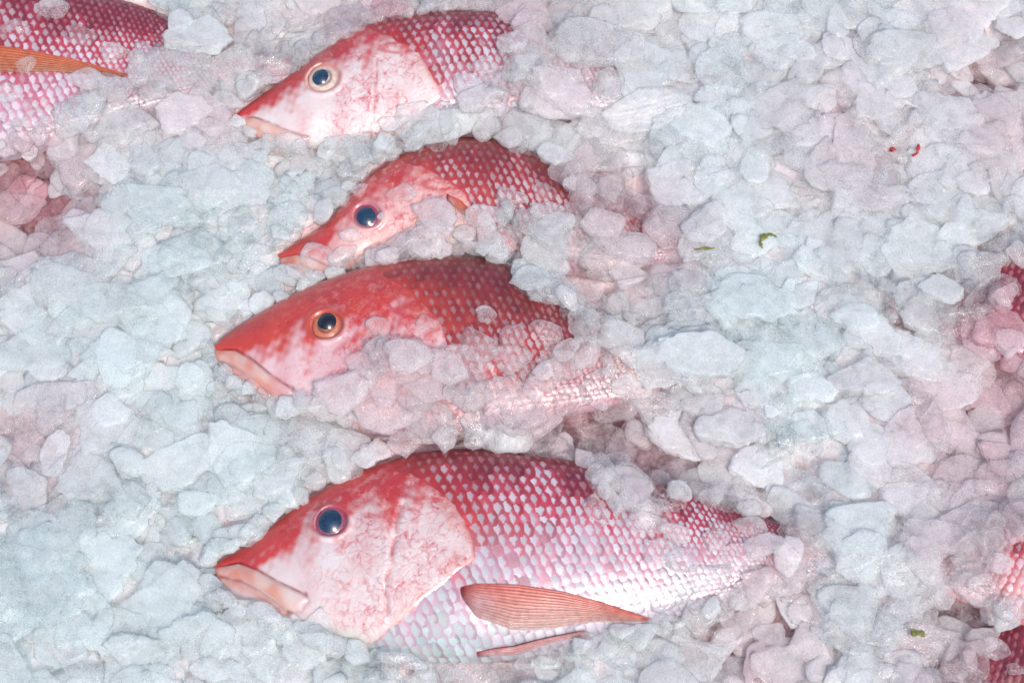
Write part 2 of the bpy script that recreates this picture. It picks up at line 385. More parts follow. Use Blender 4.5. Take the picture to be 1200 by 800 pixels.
def build_fish(name, label, f, head=None, pal=None, cols=300, rows=100, scale_dx=11.8, group='snappers bedded in the ice', eye=None, gill_lines=True):
    """head: (transfer, size) for the head's features or None when only the flank is in view"""
    mir = f.mirror is not None
    mx = (lambda P: np.stack([2*f.mirror-P[:, 0], P[:, 1], P[:, 2]], 1)) if mir else (lambda P: P)
    root = bpy.data.objects.new(name, None); COL.objects.link(root)
    cx = (f.x0+f.x1)/2; yc0 = f.out(np.array([cx]))[0][0]
    base = np.array([2*f.mirror-cx if mir else cx, yc0, f.zc-f.W*0.8]); root.location = base*S
    root.empty_display_size = 0.05
    tag(root, label, 'fish', group)
    # --- body
    t = np.linspace(0, 1, cols); xs = f.x0+(f.x1-f.x0)*(0.35*t+0.65*t**1.7)
    ntop, nbot = rows, 24
    s = np.linspace(0, 1, ntop)
    X = np.repeat(xs, ntop); Sg = np.tile(s, cols)
    P, _ = f.surf(X, Sg)
    yc, a, w = f.out(xs); th = np.linspace(0, math.pi, nbot+2)[1:-1]
    low = np.stack([np.repeat(xs, nbot), (yc[:, None]-a[:, None]*np.cos(th)).ravel(), (f.zc-0.8*w[:, None]*np.sin(th)**0.85).ravel()], 1)
    # relief of the head
    v = Sg
    vein = np.zeros((len(P), 3)); 
    Q = P[:, :2]; dz = np.zeros(len(P)); relx = (P[:, 0]-f.x0)
    pig = pal['body'](P, v, relx)
    vein[:, 0] = pal.get('vein', 0.8); vein[:, 1] = 0; vein[:, 2] = 0
    gill = None
    if head:
        tr, k = head
        L = {n: f.on(tr(p)) for n, p in dict(mouth=MOUTH, maxil=MAXIL, lip2=LIP2, preop=PREOP, operc=OPERC, nares=NARES).items()}
        gill = L['operc']
        Qw = Q+np.stack([1.6*k*wob(Q[:, 0], Q[:, 1], 40*k, 5)*.6, 1.4*k*wob(Q[:, 0], Q[:, 1], 36*k, 6)*.6], 1)*smooth(20, 90, relx/k)[:, None]
        n1_ = .5+.35*wob(Q[:, 0], Q[:, 1], 18*k, 2); n2_ = np.clip(.5+.5*wob(Q[:, 0], Q[:, 1], 30*k, 7), 0, 1)
        d, sd, al = dpoly(Qw, gill)
        xe = np.interp(-Q[:, 1], -gill[:, 1], gill[:, 0])
        front = Qw[:, 0] < np.interp(-Qw[:, 1], -gill[:, 1], gill[:, 0])
        sdist = np.where(front, d, -d)
        topfade = smooth(.10, .40, v)
        dz += 2.0*k*smooth(-2.0, 6.0, sdist)*topfade*smooth(1, .85, v)
        point = np.exp(-np.hypot(*(Q-f.on(tr([(556, 655)]))[0]).T)**2/(26*k)**2)
        edge = np.exp(-((sdist-2*k)/(3.5*k))**2)*topfade*np.clip(.25+.5*n2_+.6*point, 0, 1)
        pig = pig*(1-0.8*edge[:, None])+np.array([0.56, 0.13, 0.085])*0.8*edge[:, None]
        slit = np.exp(-((sdist-.3*k)/(1.3*k))**2)*topfade*.8; pig = pig*(1-slit[:, None])+np.array([0.26, 0.025, 0.03])*slit[:, None]  # crease shade behind the gill edge, painted into the skin colour
        band = np.exp(-((sdist-12*k)/(9*k))**2)*topfade*n2_*.35; pig = pig*(1-band[:, None])+np.array([0.58, 0.27, 0.19])*band[:, None]
        d, sd, _ = dpoly(Qw, L['preop']); g = np.exp(-(d/(2.6*k))**2)*np.clip(.3+n2_, 0, 1)
        ahead = Qw[:, 0] < np.interp(-Qw[:, 1], -L['preop'][:, 1], L['preop'][:, 0])
        dz -= 2.6*k*g; dz += 0.6*k*np.exp(-((d-7*k)/(6*k))**2)*ahead
        gg = np.exp(-(d/(2.0*k))**2)*0.9*np.clip(n1_+.3, 0, 1); pig = pig*(1-gg[:, None])+np.array([0.46, 0.11, 0.12])*gg[:, None]
        # red smudge behind the eye and on the shoulder
        sh = np.hypot(*((Q-f.on(tr([(500, 576)]))[0])/np.array([26*k, 9*k])).T); shm = np.exp(-(sh-1)**2/.10)*.7; pig = pig*(1-shm[:, None])+np.array([0.50, 0.03, 0.035])*shm[:, None]
        # mouth: a slit, the upper jaw bone sliding over it, soft lips
        d, sd, al = dpoly(Q, L['mouth']); g = np.exp(-(d/(1.5*k))**2)*smooth(-.02, .12, al)
        dz -= 2.6*k*g
        dm, _, _ = dpoly(Q, L['maxil']); gm = np.exp(-(dm/(1.8*k))**2); dz -= 1.3*k*gm
        d2, _, _ = dpoly(Q, L['lip2']); g2 = np.exp(-(d2/(1.6*k))**2); dz -= 1.4*k*g2
        lipzone = inpoly(Q, np.concatenate([L['mouth'], L['maxil'][1:], L['lip2'][::-1]]))
        dl = np.minimum(np.minimum(d, d2), dm)
        dz += np.where(lipzone, 2.2*k*np.sqrt(np.clip(dl/(8*k), 0, 1)), 0)
        below = ~lipzone & (Q[:, 1] < np.interp(Q[:, 0], L['lip2'][:, 0], L['lip2'][:, 1])) & (Q[:, 0] < L['maxil'][-1, 0]+6*k)
        low_lip = np.exp(-((d2-4*k)/(6*k))**2)*below; dz += 1.6*k*low_lip
        lipc = np.array(pal.get('lip', (0.60, 0.24, 0.15))); pale_ = np.array([0.62, 0.42, 0.36])
        mixl = np.clip(n2_*.9+.25*(n1_-.5), 0, 1)[:, None]; lc = lipc*(1-mixl)+pale_*mixl
        lz = np.where(lipzone, smooth(0, 3*k, dl), 0)*smooth(110, 70, relx/k)*.85
        pig = pig*(1-lz[:, None])+lc*lz[:, None]
        pig = pig*(1-0.7*low_lip[:, None])+lc*0.7*low_lip[:, None]
        gl = np.clip(g+.6*gm+0.5*g2, 0, 1)*np.clip(.4+n1_*.8, 0, 1); pig = pig*(1-0.75*gl[:, None])+np.array([0.24, 0.03, 0.03])*0.75*gl[:, None]
        vein[:, 0] *= (1-np.where(lipzone, 1, 0))*(.25+.75*smooth(70, 190, relx/k))
        vein[:, 0] = np.clip(vein[:, 0]*(.85+.9*np.exp(-((relx/k-225)/60)**2)), 0, 1)
        for c_ in L['nares']:
            dn = np.hypot(*(Q-c_).T); gn = np.exp(-(dn/(1.9*k))**2); dz -= 1.5*k*gn
            pig = pig*(1-0.6*gn[:, None])+np.array([0.22, 0.02, 0.02])*0.6*gn[:, None]
        tone = (.5+.4*wob(Q[:, 0], Q[:, 1], 55*k, 1))[:, None]; pig = pig*(np.array([.97, .86, .85])*(1-tone)+np.array([1.03, 1.02, 1.0])*tone)
        # eye socket
        ec = f.on([eye['c']])[0]
        de = np.hypot((Q[:, 0]-ec[0]), (Q[:, 1]-ec[1])*1.12)/eye['r']
        dz -= 5*k*smooth(1.05, 0.75, de); dz += 2.6*k*np.exp(-((de-1.22)/0.16)**2)
        ring = np.exp(-((de-1.0)/0.16)**2)
        pig = pig*(1-0.75*ring[:, None])+np.array(eye['ring'])*0.75*ring[:, None]
        vein[:, 0] *= smooth(1.0, 1.5, de)
        vein[:, 1] = pal.get('dark', 0.45)*smooth(0.42, 0.12, v+0.06*wob(P[:, 0], P[:, 1], 60, 2))*smooth(1.1, 1.5, de)
        vein[:, 2] = pal.get('pale', 0.35)*smooth(0.05, .2, v)*smooth(1.1, 1.5, de)*smooth(40, 140, relx/k)
    V = np.concatenate([P, low])
    # push along the normal (numerically from the grid)
    Pg = P.reshape(cols, ntop, 3); du = np.gradient(Pg, axis=0); dv = np.gradient(Pg, axis=1)
    nn = np.cross(dv, du).reshape(-1, 3); nn /= np.linalg.norm(nn, axis=1)[:, None]+1e-9
    nn *= np.where(nn[:, 2:3] < 0, -1, 1)
    V[:len(P)] += nn*np.clip(dz, -6, 8)[:, None]
    ring = ntop+nbot
    idx = np.empty((cols, ring), int)
    idx[:, :ntop] = np.arange(cols*ntop).reshape(cols, ntop)
    idx[:, ntop:] = cols*ntop+np.arange(cols*nbot).reshape(cols, nbot)  # belly round under to the back
    i, j = np.meshgrid(np.arange(cols-1), np.arange(ring), indexing='ij'); j2 = (j+1) % ring
    # under-flank runs belly -> back
    idx[:, ntop:] = idx[:, ntop:]
    F = np.stack([idx[i, j], idx[i, j2], idx[i+1, j2], idx[i+1, j]], -1).reshape(-1, 4)
    if mir: F = F[:, ::-1]
    lowpig = np.tile(np.array([0.75, 0.6, 0.6]), (len(low), 1))
    me = make_mesh('body', mx(V)-base, F, M_SKIN, cols={'pigment': np.concatenate([pig, lowpig]), 'vein': np.concatenate([vein, np.zeros((len(low), 3))])})
    link('body', me, root)
    # --- scales, real overlapping plates
    xa = np.linspace(f.x0, f.x1, 400); _, aa, wa = f.out(xa); amax = aa.max()
    tot = f.theta(xa, np.full(400, .5))[1]; tmax = tot.max()
    dr = scale_dx*1.02; nr = int(tmax/dr)
    loc = np.clip(tot/tmax, 0.35, 1)**0.8
    cum = np.concatenate([[0], np.cumsum(np.diff(xa)/(scale_dx*0.5*(loc[1:]+loc[:-1])))])
    sx, ss, hl, hh, ph = [], [], [], [], []
    for r_ in range(1, nr):
        sr = r_/nr
        n = np.arange(0.5*(r_ % 2), cum[-1], 1.0); x = np.interp(n, cum, xa); l = np.interp(x, xa, loc)
        sx.append(x); ss.append(np.full(len(x), sr)); hl.append(scale_dx*l*1.0); hh.append(dr*1.12*np.interp(x, xa, tot)/tmax)
    sx, ss, hl, hh = map(np.concatenate, (sx, ss, hl, hh))
    sx = sx+rng.normal(0, .5, len(sx)); ss = ss+rng.normal(0, .0022, len(ss))
    C, _ = f.surf(sx, ss)
    if gill is not None:
        xe = np.interp(-C[:, 1], -gill[:, 1], gill[:, 0]); keep = sx > xe-5+rng.uniform(0, 22, len(sx))*smooth(.22, .08, ss)
    else: keep = sx > f.x0+60
    keep &= (sx < f.x1-12) & (ss > 0.02) & (ss < 0.985)
    vis = pal.get('scales_in')
    sx, ss, hl, hh, C = sx[keep], ss[keep], hl[keep], hh[keep], C[keep]
    g5 = np.linspace(-1, 1, 5); gp, gq = np.meshgrid(g5, g5, indexing='ij'); gp, gq = gp.ravel(), gq.ravel()
    p_ = gp*np.sqrt(1-gq**2/2); q_ = gq*np.sqrt(1-gp**2/2)
    n = len(sx)
    tt = np.interp(sx, xa, tot)
    # scale rows lean backwards on the back
    X = (sx[:, None]+hl[:, None]*p_[None]+hh[:, None]*0.22*q_[None]); SS = np.clip(ss[:, None]+(hh[:, None]*q_[None])/tt[:, None], 0, 1)
    A, _ = f.surf(X.ravel(), SS.ravel())
    e = 1.5
    A1, _ = f.surf(X.ravel()+e, SS.ravel()); A2, _ = f.surf(X.ravel(), np.clip(SS.ravel()+0.01, 0, 1))
    nn = np.cross(A1-A, A2-A); nn /= np.linalg.norm(nn, axis=1)[:, None]+1e-9; nn *= np.where(nn[:, 2:3] < 0, -1, 1)
    tiltj = rng.normal(0, .5, n)
    lift = (0.2+pal.get('lift', 1.25)*(p_[None]+1)/2*(1+0.35*rng.normal(size=(n, 1))*0.6) - 0.7*q_[None]**2*1.0 + tiltj[:, None]*q_[None]*0.5+0.5*np.exp(-((p_[None]-.3)/.5)**2-q_[None]**2*2))
    A = A+nn*np.maximum(lift, 0.05).reshape(-1)[:, None]
    gi = np.arange(25).reshape(5, 5)
    f4 = np.stack([gi[:-1, :-1], gi[1:, :-1], gi[1:, 1:], gi[:-1, 1:]], -1).reshape(-1, 4)
    if not mir: f4 = f4[:, ::-1]
    F = (f4[None]+25*np.arange(n)[:, None, None]).reshape(-1, 4)
    near = np.exp(-np.clip(sx-np.interp(-C[:, 1], -gill[:, 1], gill[:, 0]), 0, None)/45) if gill is not None else np.zeros(n)
    cen, rim = pal['scale'](C, ss, (sx-f.x0)/(f.x1-f.x0), n, near)
    me = make_mesh('scales', mx(A)-base, F, M_SCALE, cols={'centre': np.repeat(cen, 25, 0), 'rim': np.repeat(rim, 25, 0)}, uv=np.tile(np.stack([p_, q_], 1), (n, 1)))
    tag(link('scales', me, root), kind='stuff')
    # --- eye
    if eye:
        ec = f.on([eye['c']])[0]; ez = f.z(ec[:1], ec[1:2])[0]
        e1 = f.z(ec[:1]+6, ec[1:2])[0]; e2 = f.z(ec[:1], ec[1:2]+6)[0]
        nrm = Vector((-(e1-ez)/6*0.5, -(e2-ez)/6*0.4, 1)).normalized()
        rot = nrm.to_track_quat('Z', 'Y')
        r = eye['r']; nu, nv = 14, 40
        u = np.linspace(0.0, 1, nu); an = np.linspace(0, 2*math.pi, nv, endpoint=False)
        def dome(rad, hgt, off=(0, 0), z0=0.0, pw=2.0):
            rr = np.repeat(u*rad, nv); a_ = np.tile(an, nu)
            z = z0+hgt*(1-np.repeat(u, nv)**pw)
            return np.stack([off[0]+rr*np.cos(a_), off[1]+rr*np.sin(a_)*0.95, z], 1)
        loc = (np.array([ec[0], ec[1], ez-3.0*r/22])-base)*S
        def put(name_, V, mat, par, colr=None, kk=None):
            Fq = grid_faces(nu, nv, True)[:, ::-1]
            me = make_mesh(name_, V, Fq, mat, cols={'pigment': colr} if colr is not None else None)
            o = link(name_, me, par); return o
        V = dome(r*1.02, r*0.30); uu = np.repeat(u, nv)[:, None]
        ci, co = np.array(eye['iris']), np.array(eye['ring'])
        cc = ci*(1-smooth(.72, 1.0, uu))+co*smooth(.72, 1.0, uu)
        cc = cc*(1-0.7*smooth(.62, .5, uu)*smooth(0.3, .5, uu))
        o = put('eye', V, M_IRIS, root, cc); o.location = loc; o.rotation_mode = 'QUATERNION'; o.rotation_quaternion = rot
        pc = f.on([eye['pc']])[0]-ec
        V = dome(eye['pr'], r*0.22, pc, r*0.20); put('pupil', V, eye.get('mat', M_PUPIL), o)
        # lid: a soft ring of skin
        tu, tv = 48, 10; A_, B_ = np.meshgrid(np.linspace(0, 2*math.pi, tu, endpoint=False), np.linspace(0, 2*math.pi, tv, endpoint=False), indexing='ij')
        rt = r*0.11*(1+0.25*np.cos(A_*2+1)); rr = r*1.08+rt*np.cos(B_)
        V = np.stack([rr*np.cos(A_), rr*np.sin(A_)*0.95, rt*np.sin(B_)*0.8+r*0.07], -1).reshape(-1, 3)
        ii, jj = np.meshgrid(np.arange(tu), np.arange(tv), indexing='ij')
        Fq = np.stack([ii*tv+jj, ((ii+1) % tu)*tv+jj, ((ii+1) % tu)*tv+(jj+1) % tv, ii*tv+(jj+1) % tv], -1).reshape(-1, 4)
        me = make_mesh('eyelid', V, Fq, M_IRIS, cols={'pigment': np.tile(eye['lid'], (len(V), 1))}); link('eyelid', me, o)
    return root, base

def fin(root, base, f, name, upper, lower, ca, cb, nrays, lift=3.0, tipdrop=0.0, seg=28, mirror=False, label=None, wide=1.0):
    """a fin between an upper and a lower edge (photograph points, base to tip), rays as corrugation, laid along the flank"""
    up = np.asarray(f.on(upper)); lo = np.asarray(f.on(lower))
    def along(poly, t):
        d = np.concatenate([[0], np.cumsum(np.hypot(*np.diff(poly, axis=0).T))]); d /= d[-1]
        return np.stack([np.interp(t, d, poly[:, 0]), np.interp(t, d, poly[:, 1])], -1)
    nv = nrays*4+1; t = np.linspace(0, 1, seg); q = np.linspace(0, 1, nv)
    fray = 1-.07*np.repeat(np.random.default_rng(3).random(nrays+1), 4)[:nv]; fray = np.convolve(np.pad(fray, 1, mode='edge'), np.ones(3)/3, 'valid')
    A, B = along(up, t), along(lo, t)
    P = A[:, None]*(1-q[None, :, None])+B[:, None]*q[None, :, None]
    P = P[0][None]+(P-P[0][None])*(1-(1-fray)[None, :, None]*t[:, None, None]**3)
    P[..., 1] += (1.3*np.sin(t*9+2)[:, None]*q[None]*smooth(.1, .5, t)[:, None])
    P[..., 0] -= (np.hypot(*(A[0]-B[0]))*.10*(1-(2*q[None]-1)**2)*np.clip(1-t[:, None]*3, 0, 1))
    z = f.z(P[..., 0], P[..., 1]); z = np.where(z < -900, f.zc+2, z)
    lf = 1.8+(lift-1.8)*smooth(0, .25, t)[:, None]+0.4*np.cos(q*nrays*2*math.pi)[None]*smooth(0.02, .2, t)[:, None]*wide
    z = np.maximum(z, f.zc+1)+lf-tipdrop*t[:, None]**2
    V = np.concatenate([P, z[..., None]], -1).reshape(-1, 3)
    ray = (0.5+0.5*np.cos(q*nrays*2*math.pi))[None, :, None]
    ca, cb = np.array(ca), np.array(cb)
    tt = t[:, None, None]; qq = q[None, :, None]
    c = ca*(1-qq)+cb*qq; c = c*(0.74+0.26*ray); cr = np.clip(1.2-tt*11, 0, 1); c = c*(1-cr)+np.array([.26, .02, .02])*cr; pd = .6*np.exp(-((tt-.13)/.06)**2-((qq-.6)/.3)**2); c = c*(1-pd)+np.array([.60, .42, .48])*pd
    al = np.clip(1.05-0.75*qq**1.5-0.3*tt**2+.2*ray+.1*np.sin(37*qq+9*tt), .3, 1); c = np.concatenate([c, np.broadcast_to(al, c.shape[:2]+(1,))], -1)
    if mirror: V[:, 0] = 2*f.mirror-V[:, 0]
    me = make_mesh(name, V-base, grid_faces(seg, nv), M_FIN, cols={'pigment': np.broadcast_to(c, (seg, nv, 4)).reshape(-1, 4)})
    o = link(name, me, root)
    md = o.modifiers.new('thickness', 'SOLIDIFY'); md.thickness = 0.9*S; md.offset = 0
    return o

def lerp(a, b, t): return np.asarray(a)*(1-t[:, None])+np.asarray(b)*t[:, None]

def palette(red=0.30, redc=(0.57, 0.045, 0.038), white=(0.66, 0.56, 0.58), belly=(0.60, 0.64, 0.62), back=(0.30, 0.025, 0.035), vein=.8, ks=None, warm=0.0, **kw):
    """colours from back (v=0) to belly (v=1)"""
    def body(P, v, rel):
        vv = v+0.05*wob(P[:, 0], P[:, 1], 46, 1)+0.03*wob(P[:, 0], P[:, 1], 15, 3)
        sn = 0.30*np.exp(-rel/70.0)                      # the snout is red all the way down
        c = lerp(redc, white, smooth(red-0.10+sn, red+0.17+sn, vv))
        c = lerp(back, 1, smooth(0, .12, vv))*0+c
        t = smooth(.80, .92, v)*smooth(70, 150, rel); c = c*(1-t[:, None])+np.array(belly)*t[:, None]
        return c
    def scale(C, s, t, n, near):
        s2 = s+rng.normal(0, .035, n)+0.05*wob(C[:, 0], C[:, 1], 70, 4)
        a = ks or (.16, .24, .46, .85)
        t1 = smooth(a[0]-.05, a[1]+.08, s2)
        cen = lerp(kw.get('cen0', (0.40, 0.13, 0.15)), kw.get('cen', (0.72, 0.68, 0.70)), t1)
        rim = lerp(kw.get('rim0', (0.21, 0.016, 0.028)), kw.get('rim', (0.54, 0.055, 0.095)), t1)
        t2 = smooth(a[2]-.20, a[2]+.20, s2); rim = rim*(1-t2[:, None])+np.array(kw.get('rim2', (0.60, 0.34, 0.42)))*t2[:, None]
        t3 = smooth(a[3]-.10, a[3]+.06, s2); rim = rim*(1-t3[:, None])+np.array((0.42, 0.35, 0.39))*t3[:, None]; cen = cen*(1-.20*t3[:, None])*(1-.10*t2[:, None])
        fr_ = (near*smooth(.75, .35, s2))[:, None]*.9; rim = rim*(1-fr_)+np.array(redc)*.85*fr_; cen = cen*(1-fr_*.8)+(np.array(redc)*.5+np.array(white)*.35)*fr_*.8
        j = rng.uniform(.80, 1.06, (n, 1))
        odd = rng.random(n) < .06; cen[odd] = cen[odd]*np.array([.95, .55, .58])
        sz = np.clip(.32+.26*smooth(a[0]-.1, a[1]+.18, s2)+.24*smooth(a[2]-.05, a[2]+.3, s2)-.15*near+rng.normal(0, .10, n), .1, .95); mint = (smooth(.72, .88, s2)*smooth(.50, .35, t)*.8)[:, None]; cen = cen*(1-mint)+np.array(belly)*mint
        return np.concatenate([np.clip(cen*j, 0, .95), sz[:, None]], 1), rim*rng.uniform(.75, 1.2, (n, 1))
    return dict(body=body, scale=scale, vein=vein, **{k: v for k, v in kw.items() if k not in ('cen', 'rim', 'rim2')})

FISH = []
# --- the largest, lowest snapper
f4 = Fish([(254, 657), (275, 648), (300, 631), (330, 607), (360, 585), (390, 567), (420, 553), (455, 541), (500, 531), (550, 528), (600, 532), (650, 538), (700, 547), (750, 560), (800, 577), (850, 594), (900, 610), (940, 622), (985, 634), (1020, 640)],
          [(254, 668), (258, 690), (275, 712), (310, 735), (350, 752), (400, 764), (450, 772), (520, 777), (560, 777), (620, 770), (700, 753), (760, 737), (820, 718), (900, 694), (960, 676), (985, 670), (1020, 666)], 0, 50)
tr4, k4 = similar(F4_SN, F4_EYE)
r4, b4 = build_fish('red_snapper', 'largest snapper, lowest of the four heads, its silver flank and pectoral fin showing', f4, (tr4, k4),
    palette(red=.26, white=(0.68, 0.60, 0.59), belly=(0.50, 0.63, 0.57), ks=(.17, .25, .46, .80), dark=.40, pale=.45), cols=330, rows=120,
    eye=dict(c=(388, 611), r=18.5, pc=(388.5, 611.5), pr=13.5, iris=(0.34, 0.10, 0.16), ring=(0.40, 0.08, 0.12), lid=(0.52, 0.22, 0.24)))
fin(r4, b4, f4, 'pectoral_fin', [(540, 688), (556, 684), (606, 686), (660, 694), (710, 708), (762, 726)],
    [(543, 703), (558, 723), (600, 738), (650, 737), (700, 731), (760, 728)], (0.58, 0.12, 0.09), (0.72, 0.44, 0.37), 13, 4.0)
fin(r4, b4, f4, 'pelvic_fin', [(556, 764), (600, 759), (640, 749), (686, 740)], [(560, 770), (600, 768), (640, 759), (684, 744)], (0.52, 0.20, 0.20), (0.66, 0.44, 0.42), 4, 6.0)

# --- the third snapper, reddest, head down to the left
f3 = Fish([(252, 402), (270, 389), (300, 370), (340, 348), (380, 331), (420, 318), (460, 309), (500, 304), (540, 303), (580, 309), (620, 323), (660, 341), (700, 362), (740, 382), (790, 404), (830, 418)],
          [(252, 412), (258, 428), (275, 444), (300, 462), (340, 483), (400, 502), (460, 512), (520, 514), (580, 508), (640, 496), (700, 480), (740, 468), (790, 454), (830, 448)], 4, 46)
tr3, k3 = similar((252, 406), (383, 381))
r3, b3 = build_fish('red_snapper', 'third snapper from the top, deep red all over its head, with an amber eye', f3, (tr3, k3),
    palette(red=.41, redc=(0.56, 0.055, 0.035), white=(0.68, 0.48, 0.50), ks=(.30, .58, .85, 1.1), cen0=(0.25, 0.08, 0.075), cen=(0.66, 0.46, 0.45), rim0=(0.17, 0.016, 0.018), rim=(0.42, 0.04, 0.045), dark=.5, pale=.25, vein=.9, lip=(0.60, 0.22, 0.14)), cols=300, rows=110, scale_dx=10.8,
    eye=dict(c=(383, 381), r=19, pc=(380, 382), pr=11.5, iris=(0.62, 0.20, 0.10), ring=(0.42, 0.07, 0.04), lid=(0.60, 0.14, 0.10), mat=M_PUPIL_DARK))

# --- the second snapper, tucked behind the third
f2 = Fish([(327, 297), (350, 283), (378, 266), (395, 248), (418, 222), (440, 202), (470, 186), (510, 172), (550, 165), (590, 169), (630, 182), (660, 198), (700, 218), (750, 240), (800, 258), (850, 272)],
          [(327, 303), (335, 316), (350, 329), (380, 329), (412, 317), (480, 298), (540, 296), (600, 304), (660, 320), (720, 318), (780, 308), (850, 296)], -8, 40)
tr2, k2 = similar((327, 300), (430, 252))
r2, b2 = build_fish('red_snapper', 'second snapper from the top, half buried, with clear ice lying across its cheek', f2, (tr2, k2),
    palette(red=.36, redc=(0.56, 0.055, 0.045), white=(0.66, 0.40, 0.38), ks=(.25, .50, .85, 1.1), cen0=(0.27, 0.09, 0.08), cen=(0.70, 0.56, 0.56), rim0=(0.20, 0.018, 0.022), rim=(0.42, 0.045, 0.055), dark=.5, pale=.6, vein=.9), cols=280, rows=100, scale_dx=10,
    eye=dict(c=(430, 252), r=17, pc=(432, 253), pr=12, iris=(0.30, 0.07, 0.12), ring=(0.46, 0.14, 0.18), lid=(0.66, 0.26, 0.22)))
fin(r2, b2, f2, 'pectoral_fin', [(524, 228), (540, 236), (554, 250), (568, 273)], [(524, 236), (538, 248), (550, 260), (565, 274)], (0.56, 0.09, 0.05), (0.64, 0.28, 0.18), 4, 2.5)

# --- the top snapper, paler, a little out of focus
f1 = Fish([(273, 136), (295, 121), (320, 104), (345, 87), (370, 69), (395, 51), (420, 37), (450, 26), (480, 21), (520, 17), (560, 17), (600, 24), (650, 38), (700, 54), (750, 70), (800, 82), (850, 92)],
          [(273, 142), (290, 155), (315, 167), (345, 174), (400, 174), (450, 168), (520, 156), (600, 148), (700, 140), (780, 128), (850, 116)], 0, 42)
tr1, k1 = similar((275, 139), (379, 92))
r1, b1 = build_fish('red_snapper', 'topmost snapper with a cream ringed eye, white cheek and dark red back', f1, (tr1, k1),
    palette(red=.30, redc=(0.52, 0.035, 0.035), white=(0.70, 0.62, 0.61), ks=(.20, .34, .58, .9), rim=(0.44, 0.05, 0.07), dark=.55, pale=.3, vein=.7), cols=280, rows=100, scale_dx=10.6,
    eye=dict(c=(379, 92), r=21, pc=(379, 94), pr=11.5, iris=(0.74, 0.60, 0.50), ring=(0.55, 0.20, 0.15), lid=(0.74, 0.44, 0.36)))

# --- flank of the snapper in the top left corner
f0 = Fish([(-420, 40), (-380, 0), (-300, -40), (-200, -62), (-100, -60), (0, -35), (100, -8), (160, 8), (220, 30), (280, 52), (340, 70)],
          [(-420, 60), (-400, 90), (-300, 150), (-200, 182), (-100, 192), (0, 188), (100, 160), (160, 138), (220, 118), (280, 104), (340, 96)], 0, 48)
r0, b0 = build_fish('red_snapper', 'snapper flank in the top left corner with an orange pectoral fin lying along it', f0, None,
    palette(ks=(.26, .46, .66, .97), rim=(0.50, 0.06, 0.09), cen=(0.74, 0.64, 0.68), rim2=(0.56, 0.26, 0.36)), cols=160, rows=70, scale_dx=13)
fin(r0, b0, f0, 'pectoral_fin', [(-60, 50), (0, 56), (40, 62), (90, 73), (152, 90)], [(-60, 95), (0, 86), (40, 87), (90, 89), (150, 92)], (0.56, 0.13, 0.05), (0.64, 0.25, 0.12), 9, 5)

# --- three more run out of the frame on the right (tails towards us, under the ice)
def right_fish(y, dy, label, zc, **kw):
    up = [(1040, y-14), (1080, y-24), (1130, y-50), (1180, y-72), (1240, y-92), (1320, y-105), (1420, y-100), (1520, y-70), (1600, y-20), (1625, y)]
    lo = [(1040, y+12), (1080, y+20), (1130, y+42), (1180, y+62), (1240, y+80), (1320, y+95), (1420, y+92), (1520, y+70), (1600, y+30), (1625, y+6)]
    up = [(x, yy+dy*(x-1200)) for x, yy in up]; lo = [(x, yy+dy*(x-1200)) for x, yy in lo]
    M = 700.0
    # mirrored: build with the snout at the low end, then flip
    f = Fish.__new__(Fish); f.zc, f.W, f.mirror = zc, 46, M
    U, D = G(up, zc)[::-1].copy(), G(lo, zc)[::-1].copy(); U[:, 0] = 2*M-U[:, 0]; D[:, 0] = 2*M-D[:, 0]
    f.U, f.D = U, D; f.x0 = min(U[0, 0], D[0, 0]); f.x1 = min(U[-1, 0], D[-1, 0])
    build_fish('red_snapper', label, f, None, palette(**kw), cols=120, rows=60, scale_dx=13)
    return f
fa = right_fish(360, 0.0, 'dark purple snapper flank half buried at the right edge, highest of three there', 0, ks=(.6, .9, 1.1, 1.3), cen=(.6, .3, .4), rim=(.30, .02, .06), redc=(.35, .02, .05), red=.8)
fb = right_fish(665, 0.02, 'bright pink snapper flank showing at the right edge, middle of three there', 6, ks=(.2, .4, .6, 1.2), cen=(.70, .46, .50), rim=(.46, .06, .08), rim2=(.75, .30, .28))
fc = right_fish(800, -0.1, 'dusky red snapper flank in the bottom right corner', -6, ks=(.7, .9, 1.1, 1.3), cen=(.66, .34, .36), rim=(.26, .02, .04))
FISH = [f0, f1, f2, f3, f4, fa, fb, fc]

